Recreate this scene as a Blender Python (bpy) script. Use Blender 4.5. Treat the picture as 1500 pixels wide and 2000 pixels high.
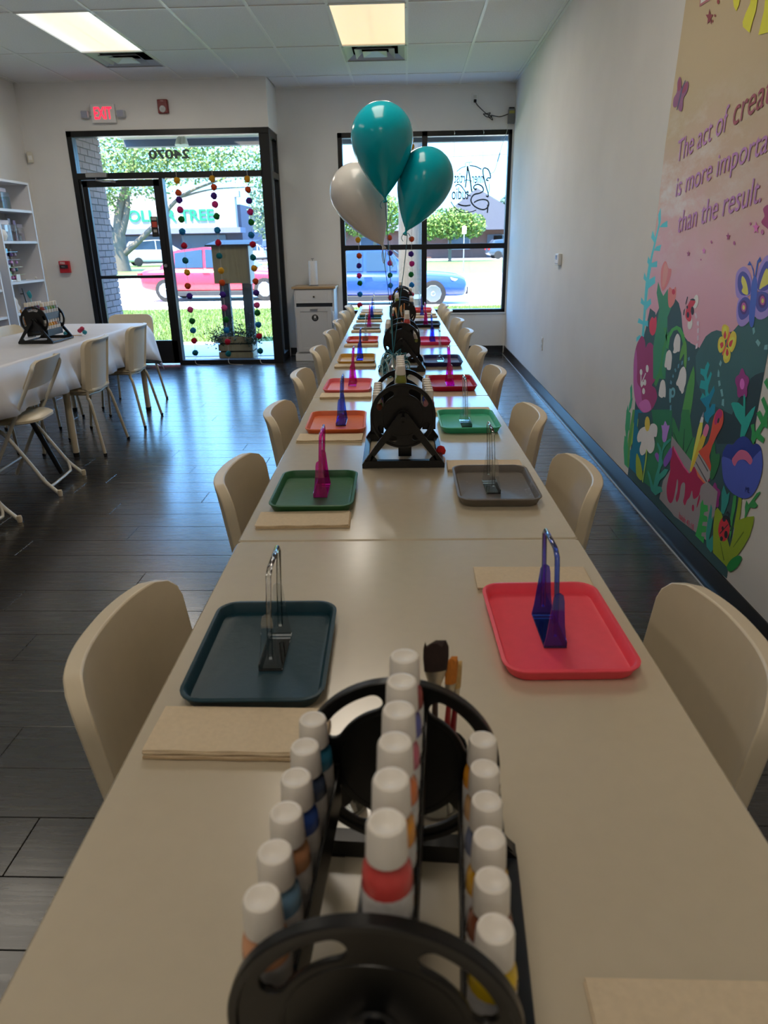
import bpy, bmesh, math, random
from mathutils import Vector, Matrix
for o in list(bpy.data.objects): bpy.data.objects.remove(o)
SC = bpy.context.scene
COL = SC.collection
PI = math.pi
R = random.Random(7)

# ---------------------------------------------------------------- camera
cam = bpy.data.cameras.new('camera')
cam_o = bpy.data.objects.new('camera', cam); COL.objects.link(cam_o)
_yaw, _pitch, _roll = -.0361, .3643, -.0159
_f = Vector((math.sin(_yaw)*math.cos(_pitch), math.cos(_yaw)*math.cos(_pitch), -math.sin(_pitch)))
_r = Vector((math.cos(_yaw), -math.sin(_yaw), 0)); _u = _r.cross(_f)
_r2 = _r*math.cos(_roll)+_u*math.sin(_roll); _u2 = -_r*math.sin(_roll)+_u*math.cos(_roll)
cam_o.matrix_world = Matrix(((_r2.x, _u2.x, -_f.x, 0), (_r2.y, _u2.y, -_f.y, 0), (_r2.z, _u2.z, -_f.z, 1.37), (0, 0, 0, 1)))
cam.sensor_fit = 'HORIZONTAL'; cam.sensor_width = 36; cam.lens = 36*1376.4/1500
cam.clip_start = .02; cam.clip_end = 600
cam.dof.use_dof = True; cam.dof.focus_distance = 2.6; cam.dof.aperture_fstop = 10
SC.camera = cam_o

# ---------------------------------------------------------------- sky, sun, exposure
SKY_STRENGTH = 11
SUN_STRENGTH = 18
PANEL_WATTS = (11.5, 8.8, 7.0, 5.5)      # per row, from the windows back
VS = SC.view_settings
VS.view_transform = 'Standard'; VS.look = 'None'; VS.exposure = .75; VS.gamma = 1; VS.use_curve_mapping = False
SC.cycles.use_denoising = True
SC.cycles.max_bounces = 6; SC.cycles.diffuse_bounces = 4; SC.cycles.glossy_bounces = 3; SC.cycles.transparent_max_bounces = 14
SC.cycles.caustics_reflective = False; SC.cycles.caustics_refractive = False
SC.cycles.use_adaptive_sampling = True; SC.cycles.adaptive_threshold = .045
SC.cycles.sample_clamp_indirect = 6
world = bpy.data.worlds.new('sky'); SC.world = world; world.use_nodes = True
nt = world.node_tree; nt.nodes.clear()
def N(nt, t, **k):
    n = nt.nodes.new(t)
    for a, b in k.items(): setattr(n, a, b)
    return n
def ramp(nt, stops):
    n = N(nt, 'ShaderNodeValToRGB'); e = n.color_ramp.elements
    while len(e) < len(stops): e.new(.5)
    for i, (p, c) in enumerate(stops): e[i].position = p; e[i].color = (*c, 1)
    return n
_tc = N(nt, 'ShaderNodeTexCoord'); _sx = N(nt, 'ShaderNodeSeparateXYZ')
nt.links.new(_tc.outputs['Generated'], _sx.inputs[0])
_cr = ramp(nt, [(0, (.075, .20, .33)), (.18, (.085, .21, .40)), (.6, (.11, .23, .50)), (1, (.12, .24, .52))])
nt.links.new(_sx.outputs['Z'], _cr.inputs[0])
_nz = N(nt, 'ShaderNodeTexNoise'); _nz.inputs['Scale'].default_value = 3.2; _nz.inputs['Detail'].default_value = 5
_mp = N(nt, 'ShaderNodeMapping'); _mp.inputs['Scale'].default_value = (1, 1, 3)
nt.links.new(_tc.outputs['Generated'], _mp.inputs[0]); nt.links.new(_mp.outputs[0], _nz.inputs['Vector'])
_cc = ramp(nt, [(.5, (0, 0, 0)), (.72, (.55, .55, .55))]); nt.links.new(_nz.outputs[0], _cc.inputs[0])
_mx = N(nt, 'ShaderNodeMix', data_type='RGBA'); nt.links.new(_cc.outputs[0], _mx.inputs[0])
nt.links.new(_cr.outputs[0], _mx.inputs[6]); _mx.inputs[7].default_value = (.09, .24, .36, 1)
_bg = N(nt, 'ShaderNodeBackground'); nt.links.new(_mx.outputs[2], _bg.inputs[0]); _bg.inputs[1].default_value = SKY_STRENGTH
_ow = N(nt, 'ShaderNodeOutputWorld'); nt.links.new(_bg.outputs[0], _ow.inputs[0])
sun = bpy.data.lights.new('sun', 'SUN'); sun.energy = SUN_STRENGTH; sun.angle = .009; sun.color = (1, .86, .62)
sun_o = bpy.data.objects.new('sun', sun); COL.objects.link(sun_o)
sun_o.rotation_euler = Vector((.30, .42, -1)).to_track_quat('-Z', 'Y').to_euler(); sun_o.location = (0, 30, 40)

# ---------------------------------------------------------------- helpers
def lin(c):
    return tuple(((v/255)/12.92 if v <= 10 else (((v/255)+.055)/1.055)**2.4) for v in c)
MATS = {}
def mat(name, col=(128, 128, 128), rough=.5, metal=0., noise=0., scale=8., stretch=(1, 1, 1), bump=0., rand=0., emit=None, estr=1., spec=.5, coat=0., raw=False):
    """procedural principled material; col in sRGB 0-255 (or linear if raw)"""
    if name in MATS: return MATS[name]
    m = bpy.data.materials.new(name); m.use_nodes = True; t = m.node_tree
    b = t.nodes['Principled BSDF']; c = col if raw else lin(col)
    b.inputs['Roughness'].default_value = rough; b.inputs['Metallic'].default_value = metal
    b.inputs['Specular IOR Level'].default_value = spec; b.inputs['Coat Weight'].default_value = coat; b.inputs['Coat Roughness'].default_value = .03 if metal or rough > .23 else .2
    m.diffuse_color = (*c, 1)
    tc = N(t, 'ShaderNodeTexCoord'); mp = N(t, 'ShaderNodeMapping'); mp.inputs['Scale'].default_value = stretch
    t.links.new(tc.outputs['Object'], mp.inputs[0])
    nz = N(t, 'ShaderNodeTexNoise'); nz.inputs['Scale'].default_value = scale; nz.inputs['Detail'].default_value = 4
    t.links.new(mp.outputs[0], nz.inputs['Vector'])
    k = max(noise, .015)
    rp = ramp(t, [(.25, tuple(v*(1-k) for v in c)), (.75, tuple(min(1, v*(1+k)) for v in c))])
    t.links.new(nz.outputs[0], rp.inputs[0]); out = rp.outputs[0]
    if rand:
        oi = N(t, 'ShaderNodeObjectInfo'); mr = N(t, 'ShaderNodeMapRange'); mr.inputs[3].default_value = 1-rand; mr.inputs[4].default_value = 1+rand
        t.links.new(oi.outputs['Random'], mr.inputs[0]); hs = N(t, 'ShaderNodeHueSaturation'); t.links.new(mr.outputs[0], hs.inputs['Value']); t.links.new(out, hs.inputs['Color']); out = hs.outputs[0]
    t.links.new(out, b.inputs['Base Color'])
    if bump:
        bp = N(t, 'ShaderNodeBump'); bp.inputs['Strength'].default_value = bump; bp.inputs['Distance'].default_value = .01
        t.links.new(nz.outputs[0], bp.inputs['Height']); t.links.new(bp.outputs[0], b.inputs['Normal'])
    if emit:
        b.inputs['Emission Color'].default_value = (*emit, 1); b.inputs['Emission Strength'].default_value = estr
    MATS[name] = m; return m
def clear(name, tint=(1, 1, 1), gloss=.12, body=0., bodycol=None, rough=.02):
    """thin see-through plastic or glass: tinted transparency with a fresnel gloss"""
    if name in MATS: return MATS[name]
    m = bpy.data.materials.new(name); m.use_nodes = True; t = m.node_tree; t.nodes.clear()
    tr = N(t, 'ShaderNodeBsdfTransparent'); tr.inputs[0].default_value = (*tint, 1)
    gl = N(t, 'ShaderNodeBsdfGlossy'); gl.inputs['Roughness'].default_value = rough; gl.inputs[0].default_value = (1, 1, 1, 1)
    lw = N(t, 'ShaderNodeLayerWeight'); lw.inputs[0].default_value = .25
    mr = N(t, 'ShaderNodeMapRange'); mr.inputs[3].default_value = gloss*.35; mr.inputs[4].default_value = min(1, gloss*5)
    t.links.new(lw.outputs['Fresnel'], mr.inputs[0])
    src = tr.outputs[0]
    if body:
        pb = N(t, 'ShaderNodeBsdfPrincipled'); pb.inputs['Base Color'].default_value = (*(bodycol or tint), 1); pb.inputs['Roughness'].default_value = .15
        mb = N(t, 'ShaderNodeMixShader'); mb.inputs[0].default_value = body
        t.links.new(tr.outputs[0], mb.inputs[1]); t.links.new(pb.outputs[0], mb.inputs[2]); src = mb.outputs[0]
    mx = N(t, 'ShaderNodeMixShader'); t.links.new(mr.outputs[0], mx.inputs[0]); t.links.new(src, mx.inputs[1]); t.links.new(gl.outputs[0], mx.inputs[2])
    o = N(t, 'ShaderNodeOutputMaterial'); t.links.new(mx.outputs[0], o.inputs[0]); MATS[name] = m; return m

def link(name, data=None, parent=None):
    o = bpy.data.objects.new(name, data); COL.objects.link(o)
    if parent is not None: o.parent = parent
    return o
def tag(o, label=None, cat=None, group=None, kind=None):
    for k, v in (('label', label), ('category', cat), ('group', group), ('kind', kind)):
        if v: o[k] = v
    return o
def thing(name, label, cat, loc=(0, 0, 0), rz=0., group=None):
    o = link(name); o.location = loc; o.rotation_euler = (0, 0, rz); o.empty_display_size = .05
    return tag(o, label, cat, group)
def dup(o, parent=None):
    c = o.copy(); COL.objects.link(c); c.parent = parent
    for ch in list(o.children): dup(ch, c)
    return c
class MB:
    def __init__(s): s.v = []; s.f = []
    def add(s, vs, fs):
        n = len(s.v); s.v += [tuple(p) for p in vs]; s.f += [tuple(i+n for i in q) for q in fs]; return s
    def bb(s, x0, x1, y0, y1, z0, z1):
        return s.add([(x0, y0, z0), (x1, y0, z0), (x1, y1, z0), (x0, y1, z0), (x0, y0, z1), (x1, y0, z1), (x1, y1, z1), (x0, y1, z1)],
                     [(0, 3, 2, 1), (4, 5, 6, 7), (0, 1, 5, 4), (1, 2, 6, 5), (2, 3, 7, 6), (3, 0, 4, 7)])
    def loft(s, loops, caps=True, close=True):
        n = len(loops[0]); vs = [p for l in loops for p in l]; fs = []
        for i in range(len(loops)-1):
            for j in range(n if close else n-1):
                k = (j+1) % n; fs.append((i*n+j, i*n+k, (i+1)*n+k, (i+1)*n+j))
        if caps: fs.append(tuple(range(n))[::-1]); fs.append(tuple((len(loops)-1)*n+j for j in range(n)))
        return s.add(vs, fs)
    def tube(s, pts, r, n=8, caps=True, closed=False):
        pts = [Vector(p) for p in pts]; m = len(pts); rs = r if isinstance(r, (list, tuple)) else [r]*m; loops = []; prev = None
        for i, p in enumerate(pts):
            a = pts[i-1] if (i > 0 or closed) else p; b = pts[(i+1) % m] if (i < m-1 or closed) else p
            d = (b-a).normalized()
            if prev is None:
                up = Vector((0, 0, 1)) if abs(d.z) < .9 else Vector((1, 0, 0)); x = d.cross(up).normalized()
            else: x = (prev-d*prev.dot(d)).normalized()
            prev = x; y = d.cross(x)
            loops.append([p+(x*math.cos(2*PI*k/n)+y*math.sin(2*PI*k/n))*rs[i] for k in range(n)])
        if closed: loops.append(loops[0]); caps = False
        return s.loft(loops, caps)
    def lathe(s, prof, n=16, o=(0, 0, 0), caps=True):
        return s.loft([[(o[0]+r*math.cos(2*PI*k/n), o[1]+r*math.sin(2*PI*k/n), o[2]+z) for k in range(n)] for r, z in prof], caps)
    def prism(s, poly, fn, a, b):
        return s.loft([[fn(x, y, a) for x, y in poly], [fn(x, y, b) for x, y in poly]])
    def build(s, name, m, parent=None, smooth=0, bevel=0., seg=2):
        me = bpy.data.meshes.new(name); me.from_pydata(s.v, [], s.f); me.materials.append(m); me.validate()
        bm = bmesh.new(); bm.from_mesh(me); bmesh.ops.recalc_face_normals(bm, faces=bm.faces); bm.to_mesh(me); bm.free()
        if smooth: me.shade_smooth(); me.set_sharp_from_angle(angle=math.radians(smooth))
        o = link(name, me, parent)
        if bevel:
            b = o.modifiers.new('bevel', 'BEVEL'); b.width = bevel; b.segments = seg; b.limit_method = 'ANGLE'; b.angle_limit = .6
        return o
def inst(name, me, parent, loc=(0, 0, 0), rot=(0, 0, 0)):
    o = link(name, me, parent); o.location = loc; o.rotation_euler = rot; return o
def struct(o): o['kind'] = 'structure'; return o
def rr(w, h, r, n=5, cx=0, cy=0):
    out = []
    for qx, qy, a0 in ((1, 1, 0), (-1, 1, PI/2), (-1, -1, PI), (1, -1, 1.5*PI)):
        for i in range(n+1):
            a = a0+i*PI/2/n; out.append((cx+qx*(w/2-r)+r*math.cos(a), cy+qy*(h/2-r)+r*math.sin(a)))
    return out
def smooth_path(P, k=6, closed=False):
    P = [Vector(p) for p in P]; n = len(P); out = []
    rng = range(n if closed else n-1)
    for i in rng:
        p0 = P[(i-1) % n] if (closed or i > 0) else P[i]; p1 = P[i]; p2 = P[(i+1) % n]; p3 = P[(i+2) % n] if (closed or i+2 < n) else p2
        for j in range(k):
            t = j/k; out.append(.5*((2*p1)+(p2-p0)*t+(2*p0-5*p1+4*p2-p3)*t*t+(3*p1-p0-3*p2+p3)*t**3))
    if not closed: out.append(P[-1])
    return out
def text(name, s, size, m, M, parent=None, extrude=.001, thick=0., spacing=1., width=None, shear=0.):
    c = bpy.data.curves.new(name, 'FONT'); c.body = s; c.size = size; c.extrude = extrude; c.offset = thick; c.space_character = spacing; c.shear = shear
    o = bpy.data.objects.new(name, c); COL.objects.link(o); bpy.context.view_layer.update()
    me = bpy.data.meshes.new_from_object(o.evaluated_get(bpy.context.evaluated_depsgraph_get())); bpy.data.objects.remove(o); bpy.data.curves.remove(c)
    if width:
        xs = [v.co.x for v in me.vertices]; k = width/(max(xs)-min(xs)); x0 = min(xs)
        for v in me.vertices: v.co.x = (v.co.x-x0)*k
    me.transform(M); me.materials.clear(); me.materials.append(m); me.name = name
    if M.determinant() < 0: me.flip_normals()
    return link(name, me, parent)
TA = .0183
def TW(s, t, z=.75): return Vector((s*math.cos(TA)-t*math.sin(TA), s*math.sin(TA)+t*math.cos(TA), z))
ORD = ['first', 'second', 'third', 'fourth', 'fifth', 'sixth', 'seventh', 'eighth', 'ninth']

# ---------------------------------------------------------------- room constants
XL, XR, YD, YW, YB, ZC = -4.32, 1.262, 8.785, 9.385, -5.2, 3.075
XS = -1.53          # return wall between door front and window front
M_WALL = mat('wall_paint', (232, 230, 226), .75, noise=.03, scale=3, bump=.05)
M_BLACK = mat('black_aluminium', (18, 19, 22), .38, metal=.2)
M_BASE = mat('black_vinyl_base', (20, 21, 24), .28, noise=.1)
M_GLASS = clear('window_glass', (.97, .99, .99), .07)
M_WHITE = mat('white_plastic', (232, 231, 228), .4)
M_CREAM = mat('cream_plastic', (226, 212, 184), .38, noise=.02, scale=30)
M_TOP = mat('cream_laminate', (208, 196, 172), .22, noise=.02, scale=40, coat=.75, spec=.7)
M_BLK = mat('black_plastic', (4, 4, 5), .36, noise=.05)
# ================================================================ STRUCTURE
# floor: slab with separate planks laid on it
m_fl = mat('subfloor', (22, 21, 21), .8)
floor = struct(MB().bb(XL-.1, XR+.1, YB, YW+.1, -.10, -.006).build('floor', m_fl))
m_pl = bpy.data.materials.new('grey_oak_vinyl'); m_pl.use_nodes = True
def plank_mat(m):
    t = m.node_tree; b = t.nodes['Principled BSDF']; tc = N(t, 'ShaderNodeTexCoord'); oi = N(t, 'ShaderNodeObjectInfo')
    off = N(t, 'ShaderNodeVectorMath', operation='SCALE'); cx = N(t, 'ShaderNodeCombineXYZ')
    t.links.new(oi.outputs['Random'], cx.inputs[0]); t.links.new(oi.outputs['Random'], cx.inputs[1]); t.links.new(cx.outputs[0], off.inputs[0]); off.inputs['Scale'].default_value = 37
    ad = N(t, 'ShaderNodeVectorMath', operation='ADD'); t.links.new(tc.outputs['Object'], ad.inputs[0]); t.links.new(off.outputs[0], ad.inputs[1])
    mp = N(t, 'ShaderNodeMapping'); mp.inputs['Scale'].default_value = (1.6, 26, 1); t.links.new(ad.outputs[0], mp.inputs[0])
    n1 = N(t, 'ShaderNodeTexNoise'); n1.inputs['Scale'].default_value = 2.2; n1.inputs['Detail'].default_value = 7; n1.inputs['Roughness'].default_value = .65; t.links.new(mp.outputs[0], n1.inputs['Vector'])
    r = ramp(t, [(.28, lin((20, 19, 18))), (.5, lin((36, 34, 32))), (.72, lin((64, 60, 56)))]); t.links.new(n1.outputs[0], r.inputs[0])
    hs = N(t, 'ShaderNodeHueSaturation'); mr = N(t, 'ShaderNodeMapRange'); mr.inputs[3].default_value = .72; mr.inputs[4].default_value = 1.12
    t.links.new(oi.outputs['Random'], mr.inputs[0]); t.links.new(mr.outputs[0], hs.inputs['Value']); t.links.new(r.outputs[0], hs.inputs['Color']); t.links.new(hs.outputs[0], b.inputs['Base Color'])
    b.inputs['Roughness'].default_value = .3; b.inputs['Specular IOR Level'].default_value = .75; b.inputs['Coat Weight'].default_value = .85; b.inputs['Coat Roughness'].default_value = .2
    bp = N(t, 'ShaderNodeBump'); bp.inputs['Strength'].default_value = .12; bp.inputs['Distance'].default_value = .004; t.links.new(n1.outputs[0], bp.inputs['Height']); t.links.new(bp.outputs[0], b.inputs['Normal'])
    r2 = ramp(t, [(.3, (.34,)*3), (.7, (.22,)*3)]); t.links.new(n1.outputs[0], r2.inputs[0]); t.links.new(r2.outputs[0], b.inputs['Roughness'])
plank_mat(m_pl)
PW, PL = .1815, 1.22
_pm = {}
def plank(x0, x1, y):
    k = round((x1-x0)*100)
    if k not in _pm:
        l = (x1-x0)/2-.0007; w = PW/2-.0007; e = .0015
        o = MB().loft([[(-l, -w, -.006), (l, -w, -.006), (l, w, -.006), (-l, w, -.006)], [(-l, -w, -e), (l, -w, -e), (l, w, -e), (-l, w, -e)],
                       [(-l+e, -w+e, 0), (l-e, -w+e, 0), (l-e, w-e, 0), (-l+e, w-e, 0)]]).build('plank', m_pl, floor); _pm[k] = o.data
    else: o = inst('plank', _pm[k], floor)
    o.location = ((x0+x1)/2, y, 0); return o
y = 1.389-PW*2.5; row = 0
far_rest = MB()
while y < YW:
    off = [0, .47, .93, .24, .7, 1.1][row % 6]; xs = [XL]
    x = XL+off if off > .2 else XL+PL
    while x < XR-.15: xs.append(x); x += PL
    xs.append(XR); xs = [round(v, 2) for v in xs]
    for a, b in zip(xs, xs[1:]): plank(a, b, y)
    y += PW; row += 1
MB().bb(XL, XR, YB, 1.389-PW*3.02, -.006, -.0005).build('rear_floor_covering', m_pl, floor)

# ceiling: grid bars, mineral tiles
T2 = .6096; CX0 = .0035; CY0 = 7.594
m_tile = mat('mineral_tile', (236, 235, 234), .9, noise=.06, scale=90, bump=.25)
m_bar = mat('grid_white', (240, 240, 236), .45)
ceiling = struct(MB().bb(XL-.1, XR+.1, YB, YW+.1, ZC+.05, ZC+.2).build('ceiling', mat('plenum', (90, 90, 90), .9)))
cols = [CX0+k*T2 for k in range(-8, 3)]
rows = [CY0+k*2*T2 for k in range(-11, 2)]
tile_me = {}
def tile(x0, x1, y0, y1):
    x0 = max(x0, XL+.01); x1 = min(x1, XR-.01); y1 = min(y1, YW-.01); y0 = max(y0, YB)
    if x1-x0 < .03 or y1-y0 < .03: return
    k = (round(x1-x0, 3), round(y1-y0, 3))
    if k not in tile_me:
        a, b = (x1-x0)/2-.004, (y1-y0)/2-.004
        o = MB().bb(-a, a, -b, b, 0, .015).build('ceiling_tile', m_tile, ceiling); tile_me[k] = o.data
    else: o = inst('ceiling_tile', tile_me[k], ceiling)
    o.location = ((x0+x1)/2, (y0+y1)/2, ZC+.005)
LIGHT_COLS = (-5, -1); LIGHT_ROWS = (-1, -4, -7, -10)      # grid cells holding light panels
for ci in range(-8, 3):
    for ri in range(-11, 2):
        x0 = CX0+ci*T2; y0 = CY0+ri*2*T2
        if ri == 1:
            if x0+T2 > XS+.03: tile(max(x0, XS+.01), x0+T2, y0, y0+2*T2)
            continue
        if ci in LIGHT_COLS and ri in LIGHT_ROWS: continue
        if ci in LIGHT_COLS and ri == 0: tile(x0, x0+T2, y0+T2, y0+2*T2); continue
        tile(x0, x0+T2, y0, y0+2*T2)
for x in cols:
    if XL < x < XR: MB().bb(x-.012, x+.012, YB, YD if x < XS else YW, ZC-.002, ZC+.012).build('grid_bar', m_bar, ceiling)
for y in rows:
    if YB < y < YW: MB().bb(XL, XR, y-.011, y+.011, ZC-.001, ZC+.012).build('grid_bar', m_bar, ceiling)
MB().bb(XL, XL+.022, YB, YD, ZC-.003, ZC+.01).bb(XR-.022, XR, YB, YW, ZC-.003, ZC+.01).bb(XS, XR, YW-.022, YW, ZC-.003, ZC+.01).bb(XL, XS, YD-.022, YD, ZC-.003, ZC+.01).build('wall_angle', m_bar, ceiling)

# walls
struct(MB().bb(XR, XR+.15, YB, YW+.2, -.1, ZC+.15).build('wall_right', M_WALL))
struct(MB().bb(XL-.15, XL, YB, YD+.15, -.1, ZC+.15).build('wall_left', M_WALL))
struct(MB().bb(XL-.15, XR+.15, YB-.15, YB, -.1, ZC+.15).build('wall_back', M_WALL))
DX0, DX1, DZ = -3.815, XS, 2.593
struct(MB().bb(XL, DX0, YD, YD+.16, -.1, ZC+.15).bb(DX0, XS, YD, YD+.16, DZ, ZC+.15).build('wall_front_door_side', M_WALL))
struct(MB().bb(XS-.10, XS, YD+.16, YW, DZ, ZC+.15).bb(XS-.10, XS, YW, YW+.16, -.1, ZC+.15).build('wall_return', M_WALL))
WX0, WX1, WZ0, WZ1 = -.825, 1.246, .525, 2.60
struct(MB().bb(XS, WX0, YW, YW+.16, -.1, ZC+.15).bb(WX0, XR, YW, YW+.16, WZ1, ZC+.15).bb(WX0, XR, YW, YW+.16, -.1, WZ0).bb(WX1, XR, YW, YW+.16, WZ0, WZ1).build('wall_front_window_side', M_WALL))
struct(MB().bb(WX0-.01, WX1+.01, YW-.012, YW+.01, WZ0-.018, WZ0).bb(WX0-.012, WX0, YW-.004, YW+.05, WZ0, WZ1+.012).bb(WX0, WX1, YW-.004, YW+.05, WZ1, WZ1+.012).build('trim_1', M_WHITE))
# baseboards (black cove base)
def cove(name, a, b, n):
    a, b, n = Vector(a), Vector(b), Vector(n); prof = [(0, .105), (.006, .105), (.008, .03), (.014, .008), (.026, 0), (0, 0)]
    return struct(MB().loft([[p+n*d+Vector((0, 0, z)) for d, z in prof] for p in (a, b)]).build(name, M_BASE, smooth=50))
br = cove('baseboard_right', (XR, 1.6, 0), (XR, YW, 0), (-1, 0, 0))
cove('baseboard_right_rear', (XR, YB, 0), (XR, 1.6, 0), (-1, 0, 0))
MB().bb(XR-.0265, XR-.02, YB, YW, 0, .004).build('caulk_line', mat('pale_caulk', (190, 195, 200), .4), br)
cove('baseboard_front_window_side', (XS, YW, 0), (XR-.02, YW, 0), (0, -1, 0))
cove('baseboard_left', (XL, YB, 0), (XL, YD, 0), (1, 0, 0))
cove('baseboard_front_door_side', (XL, YD, 0), (DX0-.02, YD, 0), (0, -1, 0))
struct(MB().bb(DX0-.028, DX0, YD-.012, YD+.02, 0, DZ+.02).build('trim_2', M_WHITE))

# storefront door front
FY0, FY1 = YD-.02, YD+.09
df = struct(MB().bb(DX0, DX0+.06, FY0, FY1, 0, DZ).bb(DX0, DX1, FY0, FY1, DZ-.06, DZ).bb(DX0+.06, DX1-.1, FY0, FY1, 2.10, 2.165)
            .bb(-2.825, -2.785, FY0, FY1, 0, 2.10).bb(DX1-.115, DX1, FY0, FY1, 0, DZ-.06).bb(-2.785, DX1-.115, FY0, FY1, 0, .05)
            .bb(DX0+.06, DX0+.085, FY0+.02, FY1, 0, 2.10).build('door_1', M_BLACK, bevel=.003))
MB().bb(DX0+.06, DX1-.115, YD+.035, YD+.041, 2.165, DZ-.06).build('transom_pane', M_GLASS, df)
MB().bb(-2.785, DX1-.115, YD+.035, YD+.041, .05, 2.10).build('side_pane', M_GLASS, df)
lx0, lx1 = DX0+.088, -2.829
leaf = MB().bb(lx0, lx0+.065, YD-.005, YD+.04, .012, 2.09).bb(lx1-.07, lx1, YD-.005, YD+.04, .012, 2.09).bb(lx0, lx1, YD-.005, YD+.04, 2.02, 2.09).bb(lx0, lx1, YD-.005, YD+.04, .012, .29).bb(lx0, lx1, YD-.002, YD+.036, 1.02, 1.055).build('door_leaf', M_BLACK, df, bevel=.003)
MB().bb(lx0+.06, lx1-.065, YD+.014, YD+.02, .285, 1.025).build('lower_pane', M_GLASS, leaf)
MB().bb(lx0+.06, lx1-.065, YD+.014, YD+.02, 1.05, 2.025).build('upper_pane', M_GLASS, leaf)
MB().bb(lx0, lx0+.006, YD-.012, YD-.005, .05, 2.05).bb(-2.785, -2.778, YD-.028, YD-.02, .05, 2.10).build('weather_strip', mat('bright_gasket', (150, 165, 180), .35, metal=.6), df)
m_alu = mat('brushed_aluminium', (170, 170, 172), .35, metal=.8)
cl = MB().bb(-3.64, -3.40, YD-.075, YD-.021, 2.115, 2.165).build('door_closer', m_alu, df, bevel=.006)
MB().tube([(-3.53, YD-.06, 2.115), (-3.52, YD-.09, 2.085), (-3.43, YD-.10, 2.07), (-3.36, YD-.06, 2.075)], .008, 6).tube([(-3.385, YD-.06, 2.075), (-3.32, YD-.03, 2.07)], .013, 6).build('closer_arm', m_alu, cl, smooth=40)
lk = MB(); lk.tube([(lx1-.03, YD-.006, 1.16), (lx1-.03, YD-.03, 1.16)], .018, 12); lk.build('lock_cylinder', m_alu, leaf, smooth=40)
MB().tube([(lx1-.035, YD+.06, .95), (lx1-.035, YD+.06, 1.25)], .012, 8).build('pull_handle', M_BLACK, leaf, smooth=40)
st_ = MB().bb(-2.985, -2.906, YD+.0135, YD+.0142, 1.48, 1.70).build('door_sticker', mat('sticker_black', (28, 26, 26), .5), leaf)
MB().bb(-2.975, -2.916, YD+.0128, YD+.0135, 1.585, 1.645).build('sticker_patch', mat('sticker_red', (190, 70, 50), .5), st_)
MB().bb(-2.975, -2.916, YD+.0128, YD+.0135, 1.66, 1.69).bb(-2.965, -2.925, YD+.0128, YD+.0135, 1.53, 1.56).build('sticker_print', mat('sticker_grey', (170, 165, 160), .5), st_)
# mirrored street number on the transom glass, read from outside
MM = Matrix(((-1, 0, 0, -2.452), (0, 0, -1, YD+.033), (0, 1, 0, 2.305), (0, 0, 0, 1)))
text('street_number', '24070', .125, mat('number_grey', (70, 84, 86), .6), MM, df, .0008, .004, width=.47)

# return sidelight (edge-on beside the door front)
w2 = struct(MB().bb(XS-.075, XS-.012, YD+.09, YD+.13, 0, DZ).bb(XS-.075, XS-.012, YW-.06, YW, 0, DZ).bb(XS-.075, XS-.012, YD+.13, YW-.06, DZ-.07, DZ).bb(XS-.075, XS-.012, YD+.13, YW-.06, 2.10, 2.165).bb(XS-.075, XS-.012, YD+.13, YW-.06, 0, .09).build('window_2', M_BLACK, bevel=.003))
MB().bb(XS-.045, XS-.039, YD+.13, YW-.06, .09, 2.10).build('lower_pane', M_GLASS, w2)
MB().bb(XS-.045, XS-.039, YD+.13, YW-.06, 2.165, DZ-.07).build('upper_pane', M_GLASS, w2)

# big window
GY = YW+.045
w1 = struct(MB().bb(WX0, WX0+.055, YW+.005, YW+.1, WZ0, WZ1).bb(WX1-.04, WX1, YW+.005, YW+.1, WZ0, WZ1).bb(WX0, WX1, YW+.005, YW+.1, WZ1-.055, WZ1).bb(WX0, WX1, YW+.005, YW+.1, WZ0, WZ0+.04)
            .bb(.182, .248, YW+.005, YW+.1, WZ0, WZ1).bb(WX0, WX1, YW+.003, YW+.1, 1.29, 1.352).build('window_1', M_BLACK, bevel=.003))
for x0, x1 in ((WX0+.055, .182), (.248, WX1-.04)):
    for z0, z1 in ((WZ0+.04, 1.29), (1.352, WZ1-.055)):
        MB().bb(x0, x1, GY, GY+.006, z0, z1).build('window_pane', M_GLASS, w1)

# ================================================================ CEILING LIGHTS AND VENTS
def lamp_mat(name, edge, mid, e):
    m = bpy.data.materials.new(name); m.use_nodes = True; t = m.node_tree; b = t.nodes['Principled BSDF']
    tc = N(t, 'ShaderNodeTexCoord'); sx = N(t, 'ShaderNodeSeparateXYZ'); t.links.new(tc.outputs['Object'], sx.inputs[0])
    ab = N(t, 'ShaderNodeMath', operation='ABSOLUTE'); t.links.new(sx.outputs['X'], ab.inputs[0])
    mr = N(t, 'ShaderNodeMapRange'); mr.inputs[2].default_value = .3; t.links.new(ab.outputs[0], mr.inputs[0])
    r = ramp(t, [(0, tuple(v*.9 for v in mid)), (.12, mid), (.45, mid), (1, edge)]); t.links.new(mr.outputs[0], r.inputs[0])
    t.links.new(r.outputs[0], b.inputs['Emission Color']); b.inputs['Emission Strength'].default_value = e; b.inputs['Base Color'].default_value = (.8, .8, .8, 1); b.inputs['Roughness'].default_value = .5
    return m
m_lw = lamp_mat('lens_white', (.95, 1, 1), (1, .84, .62), .64)
m_lo = lamp_mat('lens_warm', (1, .74, .42), (.98, .68, .36), .57)
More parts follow.
